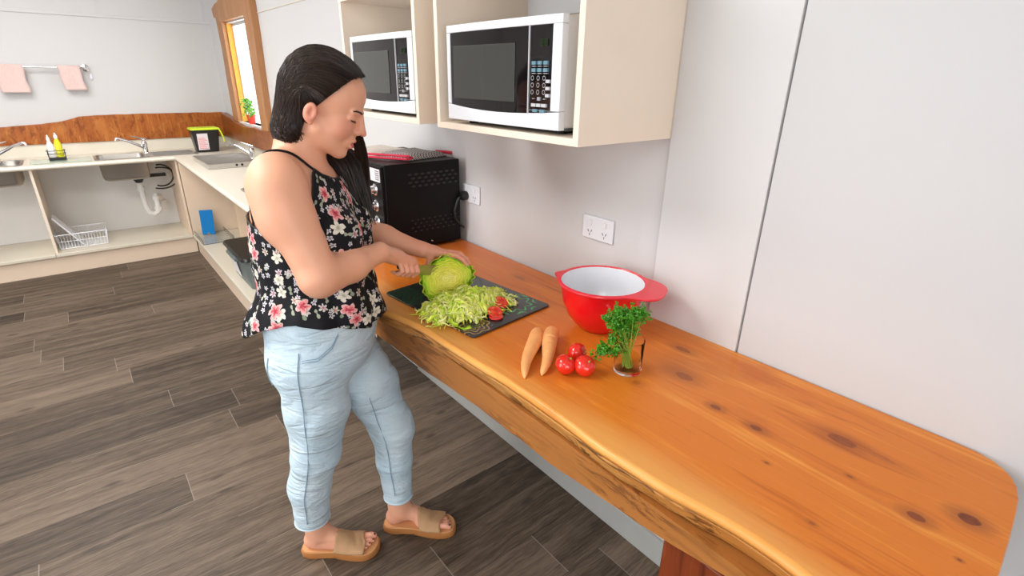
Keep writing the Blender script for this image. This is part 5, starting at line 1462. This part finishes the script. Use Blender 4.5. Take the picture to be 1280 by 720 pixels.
# ---- sandals
def sandal(g, side, foot_prims):
    hx, hy, f, gg = g
    P = lambda a, c, zz: (hx + f.x * a * 1.06 + gg.x * c, hy + f.y * a * 1.06 + gg.y * c, zz)
    def outline(grow):
        pts = []
        ctrl = [(-.014, 0), (-.010, .022), (.01, .034), (.05, .036), (.10, .036), (.15, .046), (.19, .050), (.215, .046), (.235, .030), (.244, .006), (.245, -.012), (.240, -.032), (.222, -.044), (.19, -.048), (.15, -.044), (.10, -.034), (.05, -.034), (.01, -.033), (-.010, -.022)]
        n = len(ctrl)
        for i in range(n):
            p0, p1, p2, p3 = [Vector(ctrl[(i + j - 1) % n]) for j in range(4)]
            for k in range(4):
                t_ = k / 4
                q = .5 * ((2 * p1) + (-p0 + p2) * t_ + (2 * p0 - 5 * p1 + 4 * p2 - p3) * t_ ** 2 + (-p0 + 3 * p1 - 3 * p2 + p3) * t_ ** 3)
                c = Vector((.115, 0)); q = c + (q - c) * grow
                pts.append(q)
        return pts
    sd = bpy.data.objects.new('sandal', None); C.objects.link(sd); sd.parent = person; sd.location = (hx, hy, 0)
    sd['label'] = 'tan slide sandal on her ' + ('right foot' if side < 0 else 'left foot')
    def mk(name, prof, m):
        bb = B(); rs = []
        for gr, zf in prof:
            rs.append([bb.bm.verts.new(P(q.x, q.y, zf(q.x))) for q in outline(gr)])
        n = len(rs[0])
        for a, c in zip(rs, rs[1:]):
            for k in range(n): bb.bm.faces.new((a[k], a[(k + 1) % n], c[(k + 1) % n], c[k]))
        bb.bm.faces.new(rs[0][::-1]); bb.bm.faces.new(rs[-1])
        bmesh.ops.translate(bb.bm, vec=(-hx, -hy, 0), verts=bb.bm.verts)
        o = obj(name, bb, m, sd, world=False, smooth=True); return o
    arch = lambda z: (lambda a: z)
    mk('sole', [(.96, lambda a: .0005 + (.0 if a < .05 or a > .11 else .004)), (1.0, arch(.005)), (1.01, arch(.024)), (.985, arch(.029))], 'sole')
    mk('insole', [(.975, arch(.0292)), (.965, lambda a: .0325 + .004 * max(0, math.cos(a * 14)))], 'insole')
    # strap: wraps over the foot using the foot surface
    fp = foot_prims
    bb = B(); na, nb = 26, 14
    rows = []
    for j in range(nb + 1):
        row = []
        for i in range(na + 1):
            th = PI * i / na
            a = .112 + (.088) * j / nb + .012 * math.cos(th) * (-1 if j < nb / 2 else .2) + .004 * math.sin(th * 2)
            # ray from inside outwards until clear of the foot
            w0 = .036 + .010 * max(0, min(1, (a - .10) / .05))
            cth, sth = math.cos(th), math.sin(th)
            ts = np.linspace(.0, .09, 46)
            px = [hx + f.x * a * 1.06 + gg.x * cth * ts, hy + f.y * a * 1.06 + gg.y * cth * ts, .036 + sth * ts]
            dd = eval_pts(fp, px); inside = np.where(dd < .0)[0]
            r = ts[inside[-1]] + .0045 if len(inside) else .02
            r = max(r, .022)
            if sth < .35: r = max(r, (w0 + .003) / max(.5, abs(cth)) * (1 - .0 * sth))
            r += .0013 * math.sin(a * 330 + th * 3) * sth
            row.append((a, r, cth, sth))
        rs_ = [q[1] for q in row]
        for _ in range(3): rs_ = [rs_[0]] + [(rs_[i - 1] + 2 * rs_[i] + rs_[i + 1]) / 4 for i in range(1, na)] + [rs_[-1]]
        rows.append([bb.bm.verts.new(P(q[0], q[2] * r, max(.024, .034 + q[3] * r))) for q, r in zip(row, rs_)])
    for A_, B_ in zip(rows, rows[1:]):
        for i in range(na): bb.bm.faces.new((A_[i], A_[i + 1], B_[i + 1], B_[i]))
    bmesh.ops.translate(bb.bm, vec=(-hx, -hy, 0), verts=bb.bm.verts)
    obj('strap', bb, 'strap', sd, world=False, smooth=True, solid=.003)
sandal(gR, -1, fR); sandal(gL, 1, fL)

# ---- jeans
jp = [E_((-.062, 0, .935), (.160, .178, .12), .03), E_((-.062, 0, .99), (.160, .178, .10), .03), E_((-.066, 0, .865), (.150, .183, .120), .03), E_((-.116, -.075, .835), (.086, .092, .090), .04), E_((-.120, .075, .835), (.086, .092, .096), .04),
      K_((-.082, -.085, .84), (-.088, -.075, .68), .104, .090, .03), K_((-.088, -.075, .68), (-.114, -.062, .50), .090, .071, .03), K_((-.118, -.062, .50), (-.164, -.038, .34), .071, .066, .03), K_((-.164, -.038, .34), (-.183, -.010, .170), .065, .057, .02),
      K_((-.050, .085, .84), (.030, .082, .66), .106, .092, .03), K_((.035, .082, .66), (.102, .080, .475), .092, .071, .03), K_((.102, .080, .475), (.099, .080, .33), .070, .061, .03), K_((.099, .080, .33), (.102, .080, .175), .060, .0505, .02)]
D, lo, hh_, ax = field(jp, .004, .02)
# cloth folds: modulate the field around knees, hips and hems
X, Y_, Z_ = np.meshgrid(*ax, indexing='ij', sparse=True)
def ridge(u): return np.abs(((u / (2 * PI)) % 1) - .5) * 2
fold = .0050 * (ridge(Z_ * 62 + X * 45 + 1.6 * np.sin(Y_ * 26 + Z_ * 7)) - .5) * (np.exp(-((Z_ - .49) / .07) ** 2) + .45 * np.exp(-((Z_ - .25) / .06) ** 2))
fold = fold + .0055 * (ridge(Z_ * 48 - X * 55 + Y_ * 30 + 1.2 * np.sin(X * 25)) - .5) * np.exp(-((Z_ - .73) / .05) ** 2) + .0035 * np.sin(Z_ * 30 - X * 50 + Y_ * 35) * np.exp(-((Z_ - .62) / .12) ** 2)
D += fold.astype(np.float32)
# crop at the hems and the waist
D = np.maximum(D, (.166 - Z_ + .02 * np.clip(X + .02, 0, .12)).astype(np.float32))
D = np.maximum(D, (Z_ - (1.065 - .25 * (X + .07))).astype(np.float32))
V, F = nets(D, lo, hh_); V = relax(V, F, 1, .4)
tn = np.zeros((len(V), 3)); 
hemz = .166 + .02 * np.clip(V[:, 0] + .02, 0, .12)
tn[:, 0:3] = (.40 * ((V[:, 2] > hemz + .013) & (V[:, 2] < hemz + .017)))[:, None]
jeans = mesh_np('jeans', V, F, 'denim', person, tn)
b = B()
path = [(-.085, -.28, .93), (-.090, -.27, .80), (-.105, -.25, .66), (-.120, -.2, .50), (-.158, -.15, .35), (-.176, -.12, .20)]
def densify(path, n):
    q = []
    for a, c in zip(path, path[1:]):
        for k in range(n): q.append(tuple(Vector(a).lerp(Vector(c), k / n)))
    return q + [path[-1]]
b.tube([push(p, jp, .002) for p in densify(path, 8)], .0016, 6)
path = [(.06, -.03, .66), (.07, -.0, .56), (.09, .0, .47), (.094, .0, .34), (.100, .01, .215)]
b.tube([push(p, jp, .002) for p in densify(path, 8)], .0016, 6)
obj('leg_seam', b, 'stitch', parent=jeans, smooth=True, world=False)
b = B()
for dz in (0, -.007):
    b.tube([push(p, jp, .002) for p in densify([(.055, -.2, .960 + dz), (.035, -.22, .925 + dz), (-.01, -.25, .905 + dz), (-.07, -.27, .908 + dz)], 6)], .0012, 5)
obj('pocket_stitching', b, 'stitch', parent=jeans, smooth=True, world=False)
b = B()
b.tube([push(p, jp, .002) for p in densify([(-.28, -.06, .90), (-.28, -.07, .78), (-.27, -.12, .755), (-.24, -.18, .775), (-.23, -.20, .90)], 6)], .0014, 5)
obj('pocket_stitching', b, 'stitch', parent=jeans, smooth=True, world=False)
for (c, r, zz) in (((-.1835, -.010), .0572, .169), ((.102, .080), .0508, .170)):
    b = B(); b.tube([(c[0] + r * math.cos(a), c[1] + r * math.sin(a), zz) for a in np.linspace(0, 2 * PI, 40)], .0032, 6, cap=False)
    obj('hem', b, 'denim', parent=jeans, smooth=True, world=False)

# ---- camisole
tp = torso + jp[:5]
def rad_at(cx, th, z, prims=tp):
    ts = np.linspace(0, .34, 171)
    P = [cx + math.cos(th) * ts, math.sin(th) * ts, np.full_like(ts, z)]
    d = eval_pts(prims, P); i = np.where(d < 0)[0]
    return ts[i[-1]] if len(i) else 0.
cx0 = -.070
def ztop(th):
    a = abs(math.degrees(th))
    return float(np.interp(a, [0, 20, 40, 50, 57, 66, 76, 90, 120, 150, 180], [1.352, 1.356, 1.372, 1.388, 1.375, 1.31, 1.262, 1.235, 1.248, 1.262, 1.266]))
def zhem(th):
    a = abs(math.degrees(th)); 
    return float(np.interp(a, [0, 30, 60, 90, 120, 150, 180], [.942, .948, .980, 1.005, .980, .925, .900]))
NT, NZ = 144, 70
b = B(); uvs = {}
G = []
for j in range(NZ + 1):
    f = j / NZ; row = []
    for i in range(NT):
        th = -PI + 2 * PI * i / NT
        z = zhem(th) + (ztop(th) - zhem(th)) * f
        if f <= 0.0: z -= 0
        row.append([th, z])
    G.append(row)
# body radii on a coarse polar table for speed
zt = np.linspace(.84, 1.40, 57); tt = np.linspace(-PI, PI, 73)
tab = np.array([[rad_at(cx0, t_, z_) for t_ in tt] for z_ in zt])
def rbody(th, z):
    fz = (z - zt[0]) / (zt[1] - zt[0]); ft = (th + PI) / (tt[1] - tt[0])
    i = int(min(max(fz, 0), len(zt) - 2)); j = int(min(max(ft, 0), len(tt) - 2)); a, c = fz - i, ft - j
    return (tab[i, j] * (1 - a) + tab[i + 1, j] * a) * (1 - c) + (tab[i, j + 1] * (1 - a) + tab[i + 1, j + 1] * a) * c
smt = lambda a, b_, x: (lambda t_: t_ * t_ * (3 - 2 * t_))(min(1, max(0, (x - a) / (b_ - a))))
# running maximum so the cloth hangs from the fullest point instead of following the waist
VT = []
for i in range(NT):
    th = -PI + 2 * PI * i / NT; mx = 0; col = []
    for j in range(NZ, -1, -1):
        z = G[j][i][1]; r = rbody(th, z) + .006
        back = smt(105, 165, abs(math.degrees(th))); front = 1 - smt(20, 90, abs(math.degrees(th)))
        mx = max(mx * (1 - .0010), r)
        hang = mx + .004
        r2_ = max(r, r + (hang - r) * (.35 + .55 * front))
        hz = G[0][i][1]; low = 1 - smt(hz, hz + .10, z)
        r2_ += low * (.003 + .034 * back) + .006 * back * smt(1.24, 1.05, z) * 0
        r2_ += (.0055 * math.sin(th * 9 + z * 14) + .003 * math.sin(th * 17 - z * 22)) * (1 - smt(.92, 1.22, z)) * 1.2
        r2_ += .002 * math.sin(z * 60 + th * 5) * (1 - smt(1.15, 1.3, z))
        col.append(r2_)
    VT.append(col[::-1])
VV = []
for j in range(NZ + 1):
    row = []
    for i in range(NT):
        th, z = G[j][i]; r = VT[i][j]
        row.append(b.bm.verts.new((cx0 + r * math.cos(th), r * math.sin(th), z)))
    VV.append(row)
uvl = b.bm.loops.layers.uv.new('UVMap')
for j in range(NZ):
    for i in range(NT):
        i2 = (i + 1) % NT
        fc = b.bm.faces.new((VV[j][i], VV[j][i2], VV[j + 1][i2], VV[j + 1][i]))
        for lp, (ii, jj) in zip(fc.loops, ((i, j), (i + 1, j), (i + 1, j + 1), (i, j + 1))):
            th = -PI + 2 * PI * ii / NT
            lp[uvl].uv = (th * .165, G[jj][ii % NT][1])
cami = obj('camisole_top', b, 'floral', parent=person, smooth=True, world=False, solid=.0025)
cami['label'] = 'black sleeveless top printed with pink and white flowers'
b = B()
allb = torso + arms
for s in (-1, 1):
    th0 = math.radians(50) * s
    r0_ = rbody(th0, 1.386) + .006
    p0 = (cx0 + r0_ * math.cos(th0), r0_ * math.sin(th0), 1.385)
    th1 = math.radians(128) * s
    r1_ = rbody(th1, 1.25) + .006
    p1 = (cx0 + r1_ * math.cos(th1), r1_ * math.sin(th1), 1.250)
    path = [p0, (-.06, s * .108, 1.46), (-.10, s * .118, 1.45), (-.17, s * .124, 1.38), (-.20, s * .124, 1.31), p1]
    b.tube([push(p, allb, .0025) if 0 < k < 30 else Vector(p) for k, p in enumerate(densify(path, 6))], .0032, 8)
obj('shoulder_strap', b, 'floral', parent=cami, smooth=True, world=False)
b = B()
pts = [VV_ for VV_ in [(cx0 + (VT[i][NZ] + .0005) * math.cos(G[NZ][i][0]), (VT[i][NZ] + .0005) * math.sin(G[NZ][i][0]), G[NZ][i][1]) for i in range(NT)]]
b.tube(pts + [pts[0]], .0020, 6, cap=False)
obj('neckline_binding', b, 'black', parent=cami, smooth=True, world=False)

# ---- hair: sculpted mass plus combed strands
hp = [E_((-.014, 0, .050), (.098, .081, .089), .01, fr=HF), E_((.020, 0, .060), (.074, .070, .064), .02, fr=HF),
      K_((-.043, 0, .010), (-.048, .010, -.085), .069, .060, .03, fr=HF), E_((-.046, 0, -.070), (.050, .078, .060), .02, fr=HF)]
D, lo, hh_, ax = field(hp, .003, .01)
X, Y_, Z_ = np.meshgrid(*ax, indexing='ij', sparse=True)
Rm = np.array(HR); oo = np.array(HO)
qx = Rm[0, 0] * (X - oo[0]) + Rm[1, 0] * (Y_ - oo[1]) + Rm[2, 0] * (Z_ - oo[2])
qy = Rm[0, 1] * (X - oo[0]) + Rm[1, 1] * (Y_ - oo[1]) + Rm[2, 1] * (Z_ - oo[2])
qz = Rm[0, 2] * (X - oo[0]) + Rm[1, 2] * (Y_ - oo[1]) + Rm[2, 2] * (Z_ - oo[2])
hl = np.where(qz > -.004, (qx + .005 - .62 * qz) * .8, (qx + .0025 + .9 * np.clip(-.004 - qz, 0, .022)) * .8)
hl = np.maximum(hl, (1.452 + .05 * (X + .1)) - Z_)     # keep what lies behind and above the hairline
D = np.maximum(D, hl.astype(np.float32))
earc = ellip([qx, np.abs(qy), qz], (-.010, .086, -.020), (.0185, .030, .031))
D = np.maximum(D, (-earc).astype(np.float32))
V, F = nets(D, lo, hh_); V = relax(V, F, 3, .5)
hair = mesh_np('hair', V, F, 'hair', person)
hair['label'] = 'long dark brown hair combed back behind the ear and over her left shoulder'
# strands over the head
rh = random.Random(11)
b = B()
def cap_r(d):   # distance from cap centre along unit d (head-local) to the hair surface
    ts = np.linspace(.03, .19, 81)
    P = [-.014 + d[0] * ts, d[1] * ts, .030 + d[2] * ts]
    dd = np.minimum(ellip(P, (-.014, 0, .050), (.098, .081, .089)), ellip(P, (.020, 0, .060), (.074, .070, .064)))
    dd = np.minimum(np.minimum(dd, cone(P, (-.043, 0, .010), (-.048, .010, -.085), .069, .060)), ellip(P, (-.046, 0, -.070), (.050, .078, .060)))
    W_ = [HR[k_][0] * P[0] + HR[k_][1] * P[1] + HR[k_][2] * P[2] + HO[k_] for k_ in range(3)]
    dd = eval_pts(hp, W_)
    i = np.where(dd < 0)[0]; return ts[i[-1]] if len(i) else .09
CC = Vector((-.014, 0, .030))
G0 = (Vector((-.070, .005, -.110)) - CC).normalized()
for k in range(2100):
    # start on the hairline or scattered over the cap
    if k % 2 == 0:
        zz = rh.uniform(.012, .108) if rh.random() < .6 else rh.uniform(.085, .112); xx = .62 * zz - .006 + rh.uniform(-.003, .002)
        q2 = 1 - ((xx - .02) / .074) ** 2 - ((zz - .060) / .064) ** 2; q3 = 1 - ((xx + .014) / .098) ** 2 - ((zz - .05) / .089) ** 2
        yy = max(.070 * max(q2, 0) ** .5, .081 * max(q3, 0) ** .5)
        st = Vector((xx, yy * rh.choice((-1, 1)) * (1 if zz < .085 else rh.uniform(0, 1)), zz))
    else:
        st = CC + Vector((rh.uniform(-.1, .8), rh.uniform(-1, 1), rh.uniform(-.15, 1))).normalized() * .09
        if st.x > -.008 + .62 * st.z: continue
    d0 = (st - CC).normalized(); d1 = (G0 + Vector((rh.gauss(.05, .16), rh.gauss(0, .42), rh.gauss(0, .06)))).normalized()
    Md = Vector((-.75, d0.y * 1.25, .45 + .35 * max(0, d0.z)))
    n = 12; pts = []; j0 = rh.uniform(-.0002, .0022)
    for i in range(n + 1):
        t_ = i / n
        d = d0 * (1 - t_) ** 2 + Md * (2 * t_ * (1 - t_)) + d1 * t_ ** 2; d.normalize()
        r = cap_r(d) + j0 + .0005
        p = CC + d * r
        # stay clear of the ear
        ev = ((p.x + .010) / .0195) ** 2 + ((abs(p.y) - .086) / .032) ** 2 + ((p.z + .020) / .033) ** 2
        if ev < 1: p.z += (1 - ev) * .012; p.x -= (1 - ev) * .020
        q_ = H2L(p)
        if q_.z < 1.440: break
        pts.append(tup(q_))
    if len(pts) < 4: continue
    n = len(pts) - 1; w0 = rh.uniform(.0008, .0017)
    b.tube(pts, [w0 * .3] + [w0] * (n - 1) + [w0 * .4], 5)
obj('combed_strand', b, 'hair', parent=hair, smooth=True, world=False)
# lock falling over the left shoulder
b = B()
ctrl = [Vector(H2L((-.070, .020, -.080))), Vector((-.085, .075, 1.425)), Vector((-.030, .115, 1.415)), Vector((.012, .110, 1.385)), Vector((.038, .095, 1.320)), Vector((.056, .080, 1.26)), Vector((.068, .070, 1.20))]
def cat(ctrl, t_):
    n = len(ctrl) - 1; x = t_ * n; i = min(int(x), n - 1); f = x - i
    p = [ctrl[max(0, min(n, i + j - 1))] for j in range(4)]
    return .5 * ((2 * p[1]) + (-p[0] + p[2]) * f + (2 * p[0] - 5 * p[1] + 4 * p[2] - p[3]) * f * f + (-p[0] + 3 * p[1] - 3 * p[2] + p[3]) * f ** 3)
for k in range(330):
    a = rh.uniform(0, 2 * PI); rr = rh.random() ** .5; end = rh.uniform(.82, 1.0); pts = []
    for i in range(17):
        t_ = i / 16 * end; c = cat(ctrl, t_); sp = .020 + .027 * math.sin(min(1, t_ * 1.1) * PI * .75)
        o_ = Vector((math.cos(a) * 1.15, math.sin(a) * .75, math.sin(a + 1) * .25 * (t_ < .6))) * rr * sp
        o_ += Vector((math.sin(t_ * 9 + k) * .003, math.cos(t_ * 7 + k) * .002, 0))
        pts.append(c + o_)
    b.tube(pts, [.0016] * 13 + [.0013, .001, .0007, .0003], 5)
# finer strands that fall from the far temple in front of the shoulder
for k in range(70):
    q = rh.random(); x0 = rh.uniform(-.012, .014)
    c2 = [H2L((.060, .070, .040)), H2L((.062, .084, -.01)), Vector((.070 + x0, .105, 1.45)), Vector((.076 + x0 * 1.3, .108, 1.38)), Vector((.078 + x0, .100, 1.30)), Vector((.088 + x0, .088, 1.22))]
    pts = [cat(c2, i / 14 * (.85 + .15 * q)) + Vector((rh.gauss(0, .0006), .006 * (q - .5), 0)) for i in range(15)]
    b.tube(pts, [.0008] + [.0013] * 12 + [.0008, .0004], 5)
obj('shoulder_lock', b, 'hair', parent=hair, smooth=True, world=False)

# ================================================================== LIGHT
def lamp(label, x, y, sx, sy, power, col=(1, .975, .95)):
    t = thing('ceiling_light', label, 'light', (x, y, ZC - .06))
    b = B(); b.box(x - sx / 2, x + sx / 2, y - sy / 2, y + sy / 2, ZC - .05, ZC - .001); obj('housing', b, 'panel', t, bevel=.003)
    b = B(); b.box(x - sx / 2 + .02, x + sx / 2 - .02, y - sy / 2 + .02, y + sy / 2 - .02, ZC - .056, ZC - .0505); obj('diffuser', b, 'glow', t)
    L = bpy.data.lights.new('ceiling_lamp', 'AREA'); L.shape = 'RECTANGLE'; L.size = sx; L.size_y = sy; L.energy = power; L.color = col
    o = bpy.data.objects.new('ceiling_lamp', L); C.objects.link(o); o.location = (x, y, ZC - .075)
    return o
lamp('flat white ceiling light behind and left of the camera', -2.9, -.9, 1.2, 1.2, 7)
lamp('flat white ceiling light above the middle of the floor', -2.2, 2.0, 1.2, 1.2, 44)
lamp('flat white ceiling light before the back wall', -1.8, 4.4, 1.2, 1.2, 34)
# area light added at the unseen left-wall opening to brighten the room
L = bpy.data.lights.new('added_left_fill', 'AREA'); L.shape = 'RECTANGLE'; L.size = 3.6; L.size_y = 1.3; L.energy = 62; L.color = (.97, .985, 1)
o = bpy.data.objects.new('added_left_fill', L); C.objects.link(o); o.location = (XL + .02, 1.5, 1.55); o.rotation_euler = (0, -PI / 2, 0)
L = bpy.data.lights.new('added_flash_fill', 'AREA'); L.shape = 'RECTANGLE'; L.size = 2.6; L.size_y = 1.4; L.energy = 30; L.color = (1, .985, .965)  # area light added behind the camera, stands in for a photographer's flash
o = bpy.data.objects.new('added_flash_fill', L); C.objects.link(o); o.location = (-2.3, YF + .02, 1.6); o.rotation_euler = (PI / 2, 0, 0)
L = bpy.data.lights.new('window_daylight_side', 'AREA'); L.shape = 'RECTANGLE'; L.size = .8; L.size_y = .62; L.energy = 5; L.color = (.95, .98, 1)
o = bpy.data.objects.new('window_daylight_side', L); C.objects.link(o); o.location = (.16, 5.265, 1.6); o.rotation_euler = (0, PI / 2, 0)
wd = bpy.data.worlds.new('sky'); bpy.context.scene.world = wd; wd.use_nodes = True
bg = wd.node_tree.nodes['Background']; bg.inputs[0].default_value = (.92, .97, 1, 1); bg.inputs[1].default_value = 2.2

# ================================================================== CAMERA
cam = bpy.data.cameras.new('camera'); co = bpy.data.objects.new('camera', cam); C.objects.link(co)
cam.sensor_width = 36; cam.lens = 646.74 / 1280 * 36; cam.clip_start = .02
yaw, pit, rol = .6916, -.3853, .016
Fv = Vector((math.sin(yaw) * math.cos(pit), math.cos(yaw) * math.cos(pit), math.sin(pit)))
Rt = Vector((math.cos(yaw), -math.sin(yaw), 0)); Uv = Rt.cross(Fv)
r1 = Rt * math.cos(rol) + Uv * math.sin(rol); u1 = -Rt * math.sin(rol) + Uv * math.cos(rol)
mw_ = Matrix((r1, u1, -Fv)).transposed().to_4x4(); mw_.translation = (-1.2842, 0, 1.6075)
co.matrix_world = mw_
sc = bpy.context.scene; sc.camera = co
sc.view_settings.view_transform = 'Standard'; sc.view_settings.look = 'None'; sc.view_settings.exposure = 0; sc.view_settings.gamma = 1
sc.view_settings.use_curve_mapping = False
